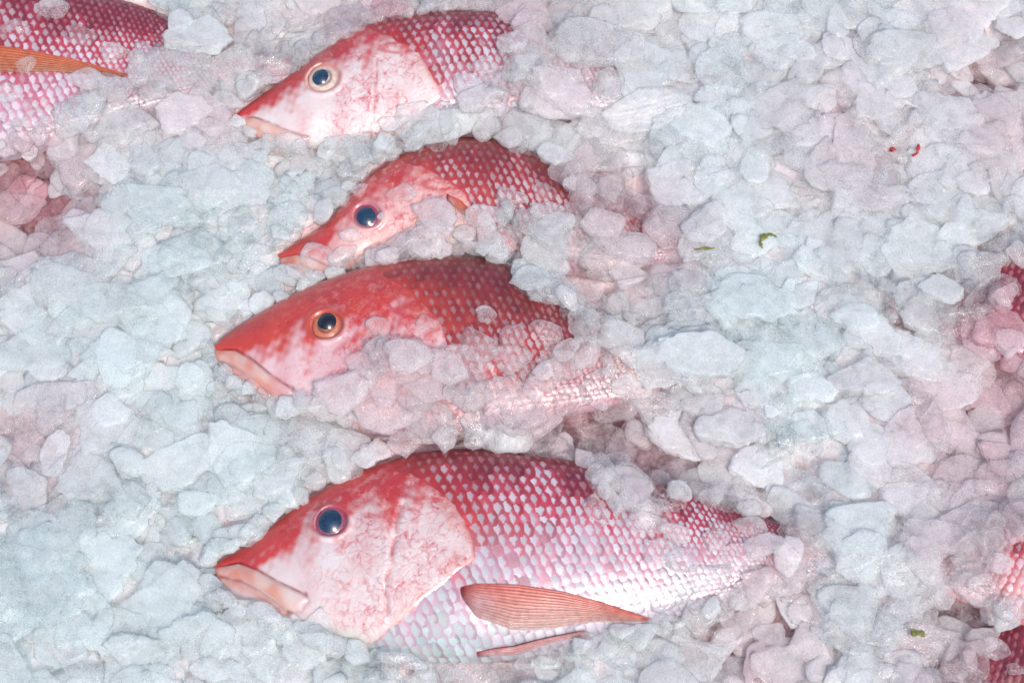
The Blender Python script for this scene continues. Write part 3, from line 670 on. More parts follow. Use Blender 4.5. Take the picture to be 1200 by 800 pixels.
# ------------------------------------------------------------------ where fish show through (photograph outlines)
VIS = {
 4: [(252, 660), (300, 633), (312, 622), (330, 606), (350, 589), (372, 570), (395, 561), (412, 558), (420, 550), (450, 540), (470, 534), (520, 528), (545, 526), (600, 530), (650, 538), (690, 547), (697, 562), (693, 575), (712, 592), (722, 606), (735, 614), (760, 615), (785, 614), (795, 597), (812, 586), (830, 594), (850, 600), (880, 603), (905, 602), (925, 608), (932, 616), (910, 640), (885, 668), (850, 690), (830, 703), (800, 714), (770, 722), (762, 730), (735, 732), (690, 747), (660, 757), (600, 771), (560, 775), (500, 774), (450, 764), (400, 748), (350, 724), (320, 710), (285, 704), (260, 692)],
 3: [(250, 405), (270, 388), (300, 369), (340, 347), (380, 330), (420, 317), (460, 308), (510, 303), (560, 303), (590, 311), (602, 322), (606, 338), (614, 352), (640, 360), (664, 366), (680, 385), (668, 402), (650, 408), (628, 420), (612, 440), (590, 450), (562, 448), (545, 432), (520, 420), (500, 408), (470, 408), (452, 398), (436, 404), (418, 418), (404, 446), (370, 460), (345, 468), (318, 462), (290, 447), (258, 426)],
 2: [(325, 300), (350, 282), (378, 267), (392, 249), (405, 237), (415, 216), (440, 199), (470, 186), (510, 173), (555, 165), (580, 167), (600, 184), (638, 190), (652, 208), (664, 235), (668, 252), (640, 260), (615, 256), (600, 242), (586, 236), (575, 250), (567, 272), (550, 264), (530, 242), (510, 240), (495, 265), (480, 277), (455, 282), (430, 298), (402, 306), (384, 322), (350, 327), (333, 317)],
 1: [(272, 139), (300, 117), (320, 102), (345, 87), (362, 71), (400, 49), (430, 32), (470, 23), (520, 18), (560, 10), (592, 12), (603, 40), (600, 62), (585, 86), (560, 106), (545, 113), (520, 121), (490, 131), (470, 146), (440, 156), (410, 166), (380, 171), (340, 166), (310, 162), (290, 147)],
 0: [(-200, -40), (0, -40), (110, -6), (200, 20), (206, 31), (182, 56), (165, 58), (152, 80), (152, 92), (110, 96), (95, 111), (70, 136), (50, 150), (0, 166), (-200, 175)],
 5: [(1172, 316), (1240, 300), (1240, 430), (1188, 420), (1184, 380)],
 6: [(1160, 668), (1172, 645), (1200, 632), (1260, 620), (1260, 720), (1200, 714), (1166, 700)],
 7: [(1152, 775), (1178, 742), (1200, 724), (1260, 700), (1260, 840), (1145, 840)],
}

# ------------------------------------------------------------------ the ice: height field, then flakes laid one by one on what is already there
CELL = 2.0
XL, XH, YL, YH = -760., 760., -560., 580.
gx = np.arange(XL, XH, CELL)+CELL/2; gy = np.arange(YL, YH, CELL)+CELL/2
NX, NY = len(gx), len(gy)
GX, GY = np.meshgrid(gx, gy, indexing='ij')

FT = np.full(GX.shape, -999.)
for f in FISH:
    x = 2*f.mirror-GX if f.mirror is not None else GX
    FT = np.maximum(FT, f.z(x.ravel(), GY.ravel()).reshape(GX.shape))
Vm = np.zeros(GX.shape, bool)
flat = np.stack([GX.ravel(), GY.ravel()], 1)
for k, poly in VIS.items():
    f = FISH[k]; z = np.clip(f.z(2*f.mirror-G(poly, f.zc+15)[:, 0] if f.mirror is not None else G(poly, f.zc+15)[:, 0], G(poly, f.zc+15)[:, 1]), f.zc, 60)
    Vm |= inpoly(flat, G(poly, z)).reshape(GX.shape)
VP = np.zeros(GX.shape, bool)                        # mouths and eyes stay clear of ice
for f, pts in ((f4, [(256, 668, 13), (285, 690, 22), (320, 695, 22), (345, 703, 20), (388, 611, 32), (262, 655, 9), (330, 617, 14)]), (f3, [(254, 410, 10), (270, 422, 16), (295, 440, 20), (320, 452, 14), (383, 381, 30), (290, 388, 18)]), (f2, [(332, 302, 12), (350, 300, 18), (372, 290, 14), (430, 252, 28), (396, 262, 12), (412, 243, 10), (375, 275, 10)]), (f1, [(279, 139, 8), (300, 134, 14), (322, 148, 14), (345, 120, 20), (379, 92, 30), (345, 155, 14), (380, 152, 14)]), (f4, [(758, 726, 6), (740, 720, 8), (680, 745, 8)]), (f0, [(146, 88, 8)])):
    q = f.on([(a, b) for a, b, _ in pts])
    for (x, y), (_, _, r) in zip(q, pts): VP |= np.hypot(GX-x, GY-y) < r
VP &= Vm
def shift(m, dx, dy):
    o = np.zeros_like(m); a, b = int(round(dx/CELL)), int(round(dy/CELL))
    xs0, xs1 = max(a, 0), min(NX, NX+a); ys0, ys1 = max(b, 0), min(NY, NY+b)
    o[xs0:xs1, ys0:ys1] = m[xs0-a:xs1-a, ys0-b:ys1-b]; return o
def blur(A, n):
    for _ in range(3):
        for ax in (0, 1):
            c = np.cumsum(np.pad(A, [(n+1, n) if a == ax else (0, 0) for a in (0, 1)], mode='edge'), axis=ax)
            A = (np.take(c, np.arange(2*n+1, c.shape[ax]), ax)-np.take(c, np.arange(0, c.shape[ax]-2*n-1), ax))/(2*n+1)
    return A
for s_ in (4, -4): Vm = Vm | ((shift(Vm, s_, 0) | shift(Vm, 0, s_)) & (FT > -900))
T = 20+8*wob(GX, GY, 300, 1)+4*wob(GX, GY, 110, 3)
Vm &= FT > -900
up_ = np.zeros_like(T); dn_ = np.zeros_like(T)
for s_ in (6, 14, 22, 30): up_ += shift(Vm, 0, s_); dn_ += shift(Vm, 0, -s_)
T += 3*np.clip(blur(up_, 3), 0, 1)*(~Vm); T -= 10*np.clip(blur(dn_, 3), 0, 1)*(~Vm)
T = blur(np.where(FT > -900, np.maximum(T, FT+12), np.minimum(T, 20-8*smooth(.05, .5, blur((FT > -900).astype(float), 6)))), 3); T = np.where(Vm, T, np.where(FT > -900, np.maximum(T, FT+9), T))
# hollows where the photograph shows dark, partly stained gaps
HOL = np.zeros_like(T)
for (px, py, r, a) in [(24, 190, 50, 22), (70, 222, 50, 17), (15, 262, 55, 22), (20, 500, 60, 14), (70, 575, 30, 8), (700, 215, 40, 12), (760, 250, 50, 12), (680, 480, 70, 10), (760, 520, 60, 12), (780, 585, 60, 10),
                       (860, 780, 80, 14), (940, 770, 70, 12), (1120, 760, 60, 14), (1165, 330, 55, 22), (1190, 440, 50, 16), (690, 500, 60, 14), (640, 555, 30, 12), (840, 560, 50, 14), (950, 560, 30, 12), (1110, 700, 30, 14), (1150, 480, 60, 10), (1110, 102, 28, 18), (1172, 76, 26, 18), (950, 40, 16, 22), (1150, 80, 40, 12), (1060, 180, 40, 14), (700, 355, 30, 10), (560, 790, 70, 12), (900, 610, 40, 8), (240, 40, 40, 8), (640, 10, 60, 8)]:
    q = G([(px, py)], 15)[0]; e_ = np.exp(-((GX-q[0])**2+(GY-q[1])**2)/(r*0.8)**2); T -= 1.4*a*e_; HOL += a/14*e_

BED = T-15+2.5*wob(GX, GY, 60, 6)+1.5*wob(GX, GY, 22, 2)+(1.0+2.0*np.clip(HOL, 0, 1))*wob(GX, GY, 13, 5)-19*np.clip(HOL, 0, 1.3)
BED = np.where(FT > -900, np.minimum(BED, -22), BED-9*smooth(.02, .45, blur((FT > -900).astype(float), 4)))
BED = np.where(blur((FT > -900).astype(float), 2) > .08, np.minimum(BED, blur(BED, 2)), BED)
H = np.maximum(BED, FT)
owner = np.full(GX.shape, -1, int)
PACK = 1-smooth(.03, .5, blur((FT > -900).astype(float), 5))     # away from the fish the ice is tamped down level

def ico(level):
    bm = bmesh.new(); bmesh.ops.create_icosphere(bm, subdivisions=level, radius=1)
    V = np.array([v.co[:] for v in bm.verts]); F = np.array([[v.index for v in f.verts] for f in bm.faces]); bm.free(); return V, F
ICO = {4: ico(5), 3: ico(4), 2: ico(3), 1: ico(2)}

def chunk_shape(seed, flat_):
    """a broken flake: ragged angular outline, worn flat faces, edges rounded by melting"""
    r_ = np.random.default_rng(seed)
    k = r_.integers(5, 9); a0 = np.sort(r_.uniform(0, 6.283, k)); n2 = np.stack([np.cos(a0), np.sin(a0)], 1); hh_ = r_.uniform(.55, 1.0, k)
    n3 = np.stack([n2[:, 0], n2[:, 1], r_.uniform(.15, 1.1, k)], 1); n3 /= np.linalg.norm(n3, axis=1)[:, None]
    cap = np.array([[0.06*r_.normal(), 0.06*r_.normal(), 1], [0.06*r_.normal(), .06*r_.normal(), -1]]); cap /= np.linalg.norm(cap, axis=1)[:, None]
    ph = r_.uniform(0, 6.28, 40); am = r_.normal(size=40)
    A = r_.normal(size=(30, 3)); A /= np.linalg.norm(A, axis=1)[:, None]; fr = np.concatenate([r_.uniform(2, 5, 8), r_.uniform(6, 14, 10), r_.uniform(16, 34, 12)]); p3 = r_.uniform(0, 6.28, 30)
    pw = r_.uniform(24, 60)
    def shape(D):
        D = D*np.array([1, 1, flat_*1.6]); D = D/np.linalg.norm(D, axis=1)[:, None]     # more points along the rim
        n = np.concatenate([n3, cap]); h = np.concatenate([hh_, [flat_, flat_]])
        d = np.maximum(D@n.T, 1e-4)/h
        r = np.minimum((d**pw).sum(1)**(-1/pw), 1.25)
        P = D*r[:, None]
        th = np.arctan2(P[:, 1], P[:, 0]); rad = np.hypot(P[:, 0], P[:, 1])
        # ragged rim: bays and teeth, strongest at the edge
        rag = sum(am[q]*0.022/(1+q*0.20)*np.sin((q+2)*th+ph[q]+1.5*np.sin(3*th+ph[q+12])) for q in range(16))
        rim = smooth(.25, .8, rad)
        P = P*np.stack([1+rag*rim, 1+rag*rim, np.ones(len(P))], 1)
        w = np.sin((P@A.T)*fr+p3)
        lo, mi, hi = w[:, :8].sum(1), w[:, 8:18].sum(1), w[:, 18:].sum(1)
        P[:, :2] *= (1+0.012*mi+0.007*hi)[:, None]
        P[:, 2] += flat_*(0.022*lo+0.014*mi+.007*hi)
        return P
    return shape

class Proto: pass
PROTOS = []
NPX = 28
for i in range(34):
    p = Proto(); fl = [0.13, 0.09, 0.17, 0.12][i % 4]; p.flat = fl; p.fn = chunk_shape(100+i, fl)
    p.lv = {}
    V = p.fn(ICO[3][0])
    sx_, sy_ = np.ptp(V[:, 0]), np.ptp(V[:, 1])
    p.ext = (V[:, :2].max(0)+V[:, :2].min(0))/2; p.half = np.array([sx_, sy_])/2
    PROTOS.append(p)
def proto_mesh(i, lev):
    p = PROTOS[i]
    if lev not in p.lv:
        V = p.fn(ICO[lev][0]); V = V-np.array([*p.ext, 0]); V = V/np.array([p.half[0], p.half[1], 1])   # unit half width in x and y
        p.lv[lev] = (V, ICO[lev][1])
    return p.lv[lev]
def proto_profile(i):
    p = PROTOS[i]
    if not hasattr(p, 'top'):
        V, _ = proto_mesh(i, 4); n = NPX
        top = np.full((n, n), -9.); bot = np.full((n, n), 9.)
        ix = np.clip(((V[:, 0]+1)/2*n).astype(int), 0, n-1); iy = np.clip(((V[:, 1]+1)/2*n).astype(int), 0, n-1)
        np.maximum.at(top, (ix, iy), V[:, 2]); np.minimum.at(bot, (ix, iy), V[:, 2])
        m = top > -5
        # close pinholes
        for _ in range(2):
            for dx, dy in ((1, 0), (-1, 0), (0, 1), (0, -1)):
                t2 = np.roll(top, (dx, dy), (0, 1)); b2 = np.roll(bot, (dx, dy), (0, 1)); g = (top < -5) & (t2 > -5) & (np.roll(top, (-dx, -dy), (0, 1)) > -5)
                top[g] = t2[g]; bot[g] = b2[g]
        p.top, p.bot = top, bot
    return p.top, p.bot

CH = []                       # (proto, hx, hy, hz, ang, X, Y, Z, tiltx, tilty)
def lay(X, Y, hx, hy, ang, force=False, maxcover=0.05, over=6.0, proto=None, thick=None, pct=78, jit=7.0, sink=0.0):
    i = int(rng.integers(len(PROTOS))) if proto is None else proto
    p = PROTOS[i]; top, bot = proto_profile(i)
    hz = (math.sqrt(hx*hy)*rng.uniform(.75, 1.15) if thick is None else thick/p.flat)
    hz = min(hz, 9.5/p.flat)
    ca, sa = math.cos(ang), math.sin(ang); R_ = math.hypot(hx, hy)
    i0, i1 = int((X-R_-XL)/CELL), int((X+R_-XL)/CELL)+2; j0, j1 = int((Y-R_-YL)/CELL), int((Y+R_-YL)/CELL)+2
    if i0 < 0 or j0 < 0 or i1 > NX or j1 > NY: return False
    dx, dy = GX[i0:i1, j0:j1]-X, GY[i0:i1, j0:j1]-Y
    u, v = (dx*ca+dy*sa)/hx, (-dx*sa+dy*ca)/hy
    iu, iv = ((u+1)/2*NPX).astype(int), ((v+1)/2*NPX).astype(int)
    ok = (iu >= 0) & (iu < NPX) & (iv >= 0) & (iv < NPX)
    tp = np.full(dx.shape, -9.); bt = np.full(dx.shape, 9.)
    tp[ok] = top[iu[ok], iv[ok]]; bt[ok] = bot[iu[ok], iv[ok]]
    ok &= tp > -5
    n = ok.sum()
    if n < 4: return False
    if not force and (Vm[i0:i1, j0:j1] & ok).sum() > maxcover*n: return False
    if not force and (VP[i0:i1, j0:j1] & ok).sum() > min(.05*n, 8): return False
    h = H[i0:i1, j0:j1]
    a, b = dx[ok], dy[ok]; hv = h[ok]
    A = np.stack([a, b, np.ones(n)], 1)
    c, *_ = np.linalg.lstsq(A, hv, rcond=None)
    pk = 0.0 if force else float(PACK[min(max(int((X-XL)/CELL), 0), NX-1), min(max(int((Y-YL)/CELL), 0), NY-1)])
    tx, ty = np.clip(c[0]*(.5-.3*pk), -.4, .4)+rng.normal(0, jit/100), np.clip(c[1]*(.5-.3*pk), -.4, .4)+rng.normal(0, jit/100)
    pl = tx*a+ty*b
    z = np.percentile(hv-(bt[ok]*hz+pl), pct)-sink
    if pk > 0: z += .8*pk*(T[i0:i1, j0:j1][ok].mean()+rng.normal(0.5, 1.8)-np.mean(tp[ok]*hz)-z)
    newtop = z+tp[ok]*hz+pl
    if not force and np.mean(newtop > hv+.3) < .22: return False
    if not force and rng.random() < .30*HOL[min(max(int((X-XL)/CELL), 0), NX-1), min(max(int((Y-YL)/CELL), 0), NY-1)]: return False
    if not force and np.mean(newtop-T[i0:i1, j0:j1][ok]) > over: return False
    cur = h.copy(); up = newtop > hv
    ow = owner[i0:i1, j0:j1]; hv2 = hv.copy(); hv2[up] = newtop[up]; h[ok] = hv2
    oo = ow[ok]; oo[up] = len(CH); ow[ok] = oo
    CH.append((i, hx, hy, hz, ang, X, Y, z, tx, ty))
    return True

def scatter(ntry, size, over, pct=78, bias=1.0, asp=(.55, .95), jit=7, sink=0.0):
    made = 0; batch = 400
    while ntry > 0:
        D = np.clip(T-H, 0, None)*(~Vm); w = (D.ravel()**bias); 
        if w.sum() <= 0: break
        cs = np.cumsum(w); idx = np.searchsorted(cs, rng.random(batch)*cs[-1])
        for q in idx:
            s_ = size(); 
            made += lay(GX.flat[q]+rng.uniform(-3, 3), GY.flat[q]+rng.uniform(-3, 3), s_, s_*rng.uniform(*asp), rng.normal(0, .9), over=over, pct=pct, jit=jit, sink=sink)
        ntry -= batch
    return made

# fill from below
n1 = scatter(1000, lambda: rng.uniform(20, 40), 4, sink=2, pct=55, jit=6)
n2 = scatter(800, lambda: rng.uniform(14, 30), 6, sink=2, pct=50, jit=8)
NEAR = blur((FT > -900).astype(float), 4) > .02
def cover(n, s0, s1, mc=.07):
    """thin pieces over whatever lies bare outside the openings"""
    k = 0
    for _ in range(n):
        bare = np.flatnonzero(((owner < 0) & ~Vm & NEAR & (np.abs(GX) < 640) & (np.abs(GY) < 440)).ravel())
        if len(bare) < 20: break
        for q in rng.choice(bare, 12):
            if owner.flat[q] >= 0: continue
            r_ = rng.uniform(s0, s1); k += lay(GX.flat[q]+rng.normal(0, 3), GY.flat[q]+rng.normal(0, 3), r_, r_*rng.uniform(.6, .95), rng.normal(0, .9), over=99, maxcover=mc, pct=45, jit=6, thick=rng.uniform(4, 8))
    return k
nc = cover(160, 20, 36)
# the big flakes one can point at (photograph centre, full width, full height, turn)
BIG = [(30, 682, 160, 110, 5), (62, 622, 110, 80, -20), (84, 340, 120, 60, 18), (142, 357, 90, 52, 5), (196, 338, 92, 60, -12), (150, 418, 110, 50, -5), (112, 530, 110, 46, -36), (202, 545, 112, 60, -18), (132, 578, 92, 60, 10), (216, 602, 72, 66, 0), (100, 722, 64, 80, 0), (232, 752, 84, 66, 0), (160, 770, 80, 50, 10), (60, 470, 110, 56, -20), (40, 410, 90, 60, 10), (216, 480, 80, 50, 15),
       (214, 84, 90, 60, -20), (150, 140, 80, 66, 20), (216, 132, 70, 56, -20), (160, 184, 76, 44, 20), (236, 46, 90, 60, 15), (300, 62, 72, 60, -25), (180, 240, 90, 60, 0), (250, 215, 80, 56, -20), (290, 260, 80, 46, -30), (110, 270, 80, 50, 10), (230, 290, 90, 50, 10),
       (518, 468, 96, 56, 0), (432, 444, 44, 54, 10), (602, 484, 84, 66, 15), (655, 520, 74, 46, -10), (712, 440, 74, 88, 8), (802, 342, 170, 64, -6), (880, 350, 110, 60, 10), (1003, 374, 62, 42, 0), (930, 120, 110, 56, -20), (1032, 492, 74, 62, 0), (1132, 412, 62, 58, 10), (1092, 636, 84, 54, -6), (1066, 692, 150, 66, -18), (985, 570, 90, 56, 10), (856, 500, 80, 54, 20), (770, 480, 84, 50, 20),
       (692, 232, 76, 36, 20), (732, 292, 80, 40, 10), (784, 252, 60, 56, 20), (706, 268, 56, 40, 0), (766, 570, 92, 44, 46), (930, 500, 84, 66, 10), (862, 700, 92, 44, -6), (770, 764, 64, 34, 0), (610, 790, 96, 38, 0), (1010, 740, 90, 60, 20), (700, 60, 120, 60, 0), (820, 60, 110, 60, 15), (760, 130, 120, 56, -10), (660, 120, 90, 60, 10), (1060, 60, 110, 60, -15), (1000, 220, 100, 60, 10), (1110, 130, 96, 60, 20), (1160, 200, 90, 70, -30), (880, 220, 110, 60, 0), (930, 290, 100, 50, -10), (1080, 290, 110, 60, 10), (1150, 250, 80, 60, 0), (900, 420, 100, 60, -12), (1010, 440, 90, 50, 10), (820, 420, 100, 56, 8), (1130, 350, 90, 70, 0), (1100, 540, 90, 60, 12), (1010, 620, 90, 60, -10), (940, 650, 90, 50, -16), (1130, 590, 70, 50, 0), (620, 165, 90, 44, 8), (700, 180, 80, 46, 0), (520, 150, 90, 40, -10), (300, 210, 80, 50, 10), (290, 540, 84, 50, -20), (370, 520, 90, 56, -10), (330, 560, 74, 44, -40), (200, 690, 80, 60, 10), (290, 740, 80, 46, 25), (350, 780, 90, 50, 5), (450, 500, 80, 50, 8)]
n3 = scatter(2600, lambda: rng.triangular(18, 28, 58), 10, pct=36, bias=.5, jit=9, sink=1)
for (px, py, w, h_, a) in BIG:
    q = G([(px, py)], 18)[0]
    lay(q[0], q[1], w/2, h_/2, -R(a), over=22, maxcover=.10, pct=50, jit=5, thick=rng.uniform(5, 8))
nc += cover(160, 14, 26)
# last, small broken bits in the low places
n4 = scatter(800, lambda: rng.triangular(4, 7, 13), 5, pct=40, bias=.8, jit=16, sink=1)
nc += cover(200, 13, 26, .25)+cover(200, 10, 18, .36)
# flakes that overhang the edge of the openings, then a few crumbs
EDGE0 = len(CH)
bv = blur(Vm.astype(float), 3); edge_ = np.flatnonzero(((bv > .02) & (bv < .42) & (np.abs(GX) < 650) & (np.abs(GY) < 450)).ravel())
for q in rng.choice(edge_, 420):
    r_ = rng.triangular(17, 25, 46)
    lay(GX.flat[q]+rng.normal(0, 4), GY.flat[q]+rng.normal(0, 4), r_, r_*rng.uniform(.5, .85), rng.normal(0, .8), over=16, maxcover=.27, pct=40, jit=6, thick=rng.uniform(3, 6))
for q in rng.choice(edge_, 50):
    r_ = rng.triangular(4, 8, 16)
    lay(GX.flat[q]+rng.normal(0, 5), GY.flat[q]+rng.normal(0, 5), r_, r_*rng.uniform(.5, .9), rng.normal(0, .9), over=14, maxcover=.5, pct=35, jit=8, thick=rng.uniform(2, 4))
ON0 = len(CH)
# pieces lying on the fish themselves
ON = [(374, 294, 60, 36, 10), (400, 290, 40, 26, -20), (470, 222, 40, 26, 10), (508, 252, 66, 44, 30), (470, 290, 70, 40, 0), (568, 252, 46, 30, -10), (446, 250, 12, 8, -40), (348, 312, 40, 22, 15), (640, 345, 44, 26, 20), (664, 356, 36, 22, 30), (600, 400, 30, 44, 15), (570, 372, 26, 22, 0), (444, 390, 30, 26, 0), (480, 430, 60, 40, 10), (550, 430, 60, 36, -8), (740, 582, 46, 44, 20), (880, 612, 46, 26, 0), (776, 645, 44, 30, 0), (700, 560, 34, 24, 20), (760, 616, 50, 26, 10), (840, 632, 34, 24, 0), (730, 738, 30, 22, 0), (690, 748, 26, 18, 0), (420, 214, 22, 16, -30), (640, 250, 40, 20, 0), (490, 130, 60, 30, -10), (550, 100, 40, 30, -20), (600, 60, 40, 30, 0), (95, 40, 40, 30, 10), (60, 10, 44, 30, 0), (20, 40, 36, 26, 0), (100, 92, 60, 30, 10), (30, 130, 60, 40, 10), (260, 700, 24, 16, 40), (310, 716, 44, 20, 28), (380, 752, 60, 22, 14), (470, 772, 60, 18, 3), (1186, 330, 34, 20, 20), (1178, 350, 26, 30, 60), (1186, 400, 40, 40, 0), (1172, 662, 30, 24, 20), (1190, 706, 40, 18, 0), (1172, 758, 34, 26, 30), (1196, 780, 20, 14, 0), (870, 652, 70, 40, -20), (900, 636, 50, 30, -20), (830, 672, 60, 34, -10), (790, 694, 56, 34, -15), (800, 655, 36, 26, 10), (700, 600, 40, 26, 40), (790, 626, 44, 22, 10), (850, 618, 40, 18, 20), (560, 410, 50, 40, 20), (600, 425, 50, 40, 0), (640, 392, 44, 30, 20), (500, 385, 30, 22, 0), (640, 222, 30, 22, 10), (600, 228, 40, 24, 0), (410, 270, 30, 18, -20), (400, 160, 50, 22, -8), (340, 158, 44, 24, 20), (460, 140, 40, 22, -20), (570, 80, 36, 26, 20), (30, 80, 30, 22, 0), (130, 60, 40, 30, 20), (10, 110, 40, 30, 0)]
for (px, py, w, h_, a) in ON:
    q = G([(px, py)], 38)[0]
    lay(q[0], q[1], w/2, h_/2, -R(a), force=True, pct=60, jit=3, thick=rng.uniform(3.5, 6))
print('chunks', nc, n1, n2, n3, n4, len(CH))

# colours of the melt water: pink near the fish, cold cyan away from them
PINK = [(1185, 490, 90, 1.), (1175, 600, 80, .8), (1190, 150, 80, .7), (1120, 765, 80, .8), (740, 300, 70, .8), (640, 440, 60, .8), (440, 0, 120, .6), (650, 60, 160, .40), (1000, 150, 130, .45), (1140, 500, 120, .8), (750, 280, 70, 1.), (660, 470, 90, .8), (780, 520, 90, .7), (900, 660, 80, .8), (1130, 640, 90, .5), (30, 225, 85, 1.15), (1190, 360, 60, 1.1), (440, 2, 60, .9), (600, 6, 60, .7), (40, 510, 70, .6), (900, 780, 90, .7), (560, 785, 60, .5), (480, 450, 100, .7), (700, 220, 70, .6), (1150, 60, 90, .5), (160, 110, 70, .5), (350, 30, 90, .4), (500, 280, 80, .6), (240, 130, 60, .6), (1180, 400, 60, 1.)]
CYAN = [(40, 660, 150, .9), (100, 400, 140, .7), (870, 350, 150, .7), (1060, 640, 130, .4), (170, 240, 120, .6), (800, 110, 140, .5), (520, 760, 80, .3), (250, 620, 100, .5), (960, 430, 110, .5)]
def tint(px, py):
    a = max([w*math.exp(-((px-x)**2+(py-y)**2)/r**2) for x, y, r, w in PINK]); b = max([w*math.exp(-((px-x)**2+(py-y)**2)/r**2) for x, y, r, w in CYAN])
    c = np.array([0.925, 0.965, 0.955])
    a = a*rng.uniform(.4, 1.2); b = b*rng.uniform(.6, 1.1)
    c = c+(np.array([0.95, 0.66, 0.70])-c)*min(a, 1)*0.66
    c = c+(np.array([0.84, 0.46, 0.52])-c)*float(np.clip((a-.8)/.5, 0, .6))
    c = c+(np.array([0.76, 0.95, 0.96])-c)*min(b, 1)*(1-min(a, 1))*0.26
    return c*rng.uniform(.93, 1.04), a, b

area = np.bincount(owner[owner >= 0].ravel(), minlength=len(CH)).astype(float)
info = []
for k, c in enumerate(CH):
    px, py = PX(c[5], c[6], c[7]); inside = -10 < px < 1210 and -10 < py < 810
    info.append((px, py, inside))
order = sorted(range(len(CH)), key=lambda k: -area[k] if info[k][2] else 1)
single = set([k for k in order if info[k][2] and area[k] > 0][:296])

def chunk_matrix(c):
    i, hx, hy, hz, ang, X, Y, Z, tx, ty = c
    n = Vector((-tx, -ty, 1)).normalized(); q = Vector((0, 0, 1)).rotation_difference(n)
    return q.to_matrix() @ Matrix.Rotation(ang, 3, 'Z'), (hx, hy, hz)

# landmarks that a chunk can be described by
MARKS = [('the eye of the topmost snapper', 379, 92), ("the topmost snapper's mouth", 285, 140), ("the topmost snapper's back", 590, 40), ("the second snapper's snout", 335, 300), ("the second snapper's eye", 430, 252), ("the second snapper's back", 560, 180), ("the second snapper's hidden tail", 720, 260), ("the deep red snapper's mouth", 260, 420), ("the deep red snapper's chin", 340, 470), ("the deep red snapper's belly", 520, 430), ("the deep red snapper's hidden tail", 680, 380), ("the largest snapper's mouth", 262, 680), ("the largest snapper's eye", 388, 611), ("the largest snapper's shoulder", 560, 530), ("the largest snapper's hidden tail", 920, 620), ("the long pectoral fin tip", 755, 726), ("the largest snapper's chin", 380, 755), ("the top left orange fin", 150, 90), ('the dark purple flank', 1185, 360), ('the bright pink flank', 1180, 670), ('the bottom right flank', 1180, 770), ('the top right corner', 1200, 0), ('the bottom left corner', 0, 800), ('the left edge midpoint', 0, 400), ('the green weed scrap', 895, 283), ('the red shreds of blood', 1062, 180), ('the top edge midpoint', 600, 0), ('the green leaf scrap', 1076, 742)]
DIRS = ['right of', 'above and right of', 'above', 'above and left of', 'left of', 'below and left of', 'below', 'below and right of']
used = {}
def describe(px, py, c, a, b):
    w = 2*max(c[1], c[2]); asp = max(c[1], c[2])/min(c[1], c[2])
    size = 'huge' if w > 100 else 'large' if w > 66 else 'medium' if w > 44 else 'small'
    form = 'elongated' if asp > 1.6 else 'oval' if asp > 1.25 else 'rounded'
    tone = 'pinkish' if a > .45 else 'bluish' if b > .4 else 'whitish'
    cand = sorted(MARKS, key=lambda m: (m[1]-px)**2+(m[2]-py)**2)
    for m in cand[:3]:
        d = math.hypot(px-m[1], py-m[2]); k = int(round(math.degrees(math.atan2(m[2]-py, px-m[1]))/45)) % 8
        far = 'touching' if d < 22 else 'just' if d < 60 else 'further' if d < 130 else 'far'
        where = f'lying on {m[0]}' if d < 22 else f'{far} {DIRS[k]} {m[0]}'
        for t in (f'{size} {tone} ice chunk {where}', f'{size} {tone} {form} ice chunk {where}'):
            if t not in used: used[t] = 1; return t
    t0 = t
    for o in ('second', 'third', 'fourth', 'fifth', 'sixth', 'seventh', 'eighth'):
        t = f'{o} largest {tone} {form} ice chunk {where}'
        if t not in used: used[t] = 1; return t
    return t0

# geometry of the pieces that are not told apart: one joined object
SV, SF, SC = [], [], []; nv = 0
mesh_of = {}
for k in order:
    c = CH[k]; px, py, inside = info[k]; tc, a, b = tint(px, py)
    Rm, sc = chunk_matrix(c)
    clear = float(np.clip(rng.normal(.27, .16), .05, .8))
    big = max(c[1], c[2])
    if k >= EDGE0: clear *= .62
    elif FT[min(max(int((c[5]-XL)/CELL), 0), NX-1), min(max(int((c[6]-YL)/CELL), 0), NY-1)] > -900: clear *= .80      # thin melting flakes over a buried fish
    if k >= ON0: clear = float(rng.uniform(.10, .34)); tc = 0.5*tc+0.5*np.array([.96, .93, .94])
    if k in single:
        lev = 4 if big > 34 else 3
        key = (c[0], lev)
        if key not in mesh_of:
            V, F = proto_mesh(*key); me = make_mesh('ice_chunk', V, F, M_ICE); mesh_of[key] = me
        o = bpy.data.objects.new('ice_chunk', mesh_of[key]); COL.objects.link(o)
        o.matrix_world = Matrix.Translation(Vector((c[5], c[6], c[7]))*S) @ Rm.to_4x4() @ Matrix.Diagonal((*sc, 1))
        o.color = (*tc, clear)
        tag(o, describe(px, py, c, a, b), 'ice', 'chunks of crushed ice round the fish')
    else:
        if area[k] < 4: continue
        lev = 2 if (inside and big > 9 and area[k] > 0) else 1
        V, F = proto_mesh(c[0], lev)
        W = (V*np.array(sc))@np.array(Rm).T+np.array([c[5], c[6], c[7]])
        SV.append(W); SF.append(F+nv); nv += len(W)
        SC.append(np.tile(np.array([*tc, clear]), (len(W), 1)))
me = make_mesh('crushed_ice', np.concatenate(SV), np.concatenate(SF), M_ICE_STUFF)
at = me.color_attributes.new('tint', 'FLOAT_COLOR', 'POINT'); at.data.foreach_set('color', np.concatenate(SC).astype(np.float32).ravel())
tag(link('crushed_ice', me), 'small broken bits of crushed ice filling the bed between the larger chunks', 'crushed ice', kind='stuff')
print('stuff tris', len(me.polygons), 'single', len(single))

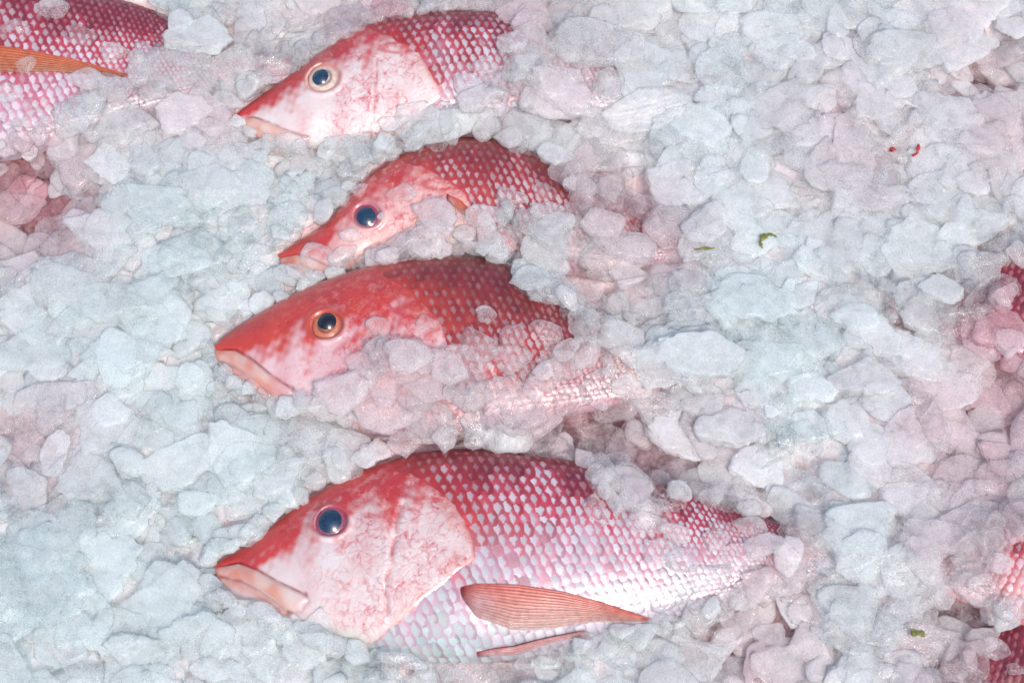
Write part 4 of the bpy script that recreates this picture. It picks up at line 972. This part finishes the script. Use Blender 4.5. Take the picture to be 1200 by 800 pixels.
# the slush bed below everything, reaching past the frame
st = 2
bx, by = GX[::st, ::st], GY[::st, ::st]
bz = BED[::st, ::st]-2
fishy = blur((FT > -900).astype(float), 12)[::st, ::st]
stain_shade = np.clip(0.12+0.75*np.clip(HOL, 0, 1.2)[::st, ::st]+0.5*fishy, 0, 1.2)  # blood tint plus painted shade, darker in hollows and beside the fish
Vb = np.stack([bx, by, bz], -1).reshape(-1, 3)
me = make_mesh('ice_bed', Vb, grid_faces(*bx.shape), M_BED, cols={'stain_shade': np.repeat(stain_shade.reshape(-1, 1), 3, 1)})
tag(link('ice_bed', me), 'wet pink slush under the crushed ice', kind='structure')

# ------------------------------------------------------------------ scraps lying in the ice
def surf_z(x, y):
    i, j = int((x-XL)/CELL), int((y-YL)/CELL); return float(H[max(i-1, 0):i+2, max(j-1, 0):j+2].max())
def scrap(name, label, cat, pts, width, mat, group=None, flat_=.35):
    """a thin strip or thread lying on the ice along photograph points"""
    q = G(pts, 18); n = 22
    d = np.concatenate([[0], np.cumsum(np.hypot(*np.diff(q, axis=0).T))]); t = np.linspace(0, d[-1], n)
    C = np.stack([np.interp(t, d, q[:, 0]), np.interp(t, d, q[:, 1])], 1); C += rng.normal(0, .5, C.shape)
    z = np.array([surf_z(*c) for c in C]); z = np.convolve(np.pad(z, 2, mode='edge'), np.ones(5)/5, 'valid')+width*.5+1.0
    tg = np.gradient(C, axis=0); tg /= np.linalg.norm(tg, axis=1)[:, None]; nr_ = np.stack([-tg[:, 1], tg[:, 0]], 1)
    m = 8; an = np.linspace(0, 2*math.pi, m, endpoint=False)
    wd = width*np.sin(np.linspace(.12, math.pi-.12, n))**.6*(1+.3*wob(t, t*0, 9, 3))
    V = np.stack([np.concatenate([C[i]+np.outer(np.cos(an), nr_[i])*wd[i], (z[i]+np.sin(an)*wd[i]*flat_)[:, None]], 1) for i in range(n)])
    base = V.reshape(-1, 3).mean(0)
    me = make_mesh(name, V.reshape(-1, 3)-base, grid_faces(n, m, True), mat)
    tag(link(name, me, loc=base*S), label, cat, group)
scrap('weed_scrap', 'curled scrap of yellow green weed on the pale ice right of centre', 'weed', [(893, 291), (890, 284), (895, 277), (905, 275), (910, 278)], 2.6, M_HERB)
scrap('leaf_scrap', 'tiny green leaf scrap on the ice near the bottom edge', 'leaf', [(1066, 744), (1074, 741), (1084, 743)], 3.2, M_HERB)
scrap('weed_thread', 'thin dull yellow weed thread beside the second snapper\'s tail', 'weed', [(812, 299), (824, 297), (836, 297)], 1.5, M_HERB)
scrap('blood_shred', 'short red shred of blood on the ice, left of two upper right', 'blood', [(1043, 178), (1046, 174), (1050, 176)], 2.2, M_BLOOD)
scrap('blood_shred', 'hooked red shred of blood on the ice, right of two upper right', 'blood', [(1068, 184), (1075, 180), (1077, 168)], 1.8, M_BLOOD)
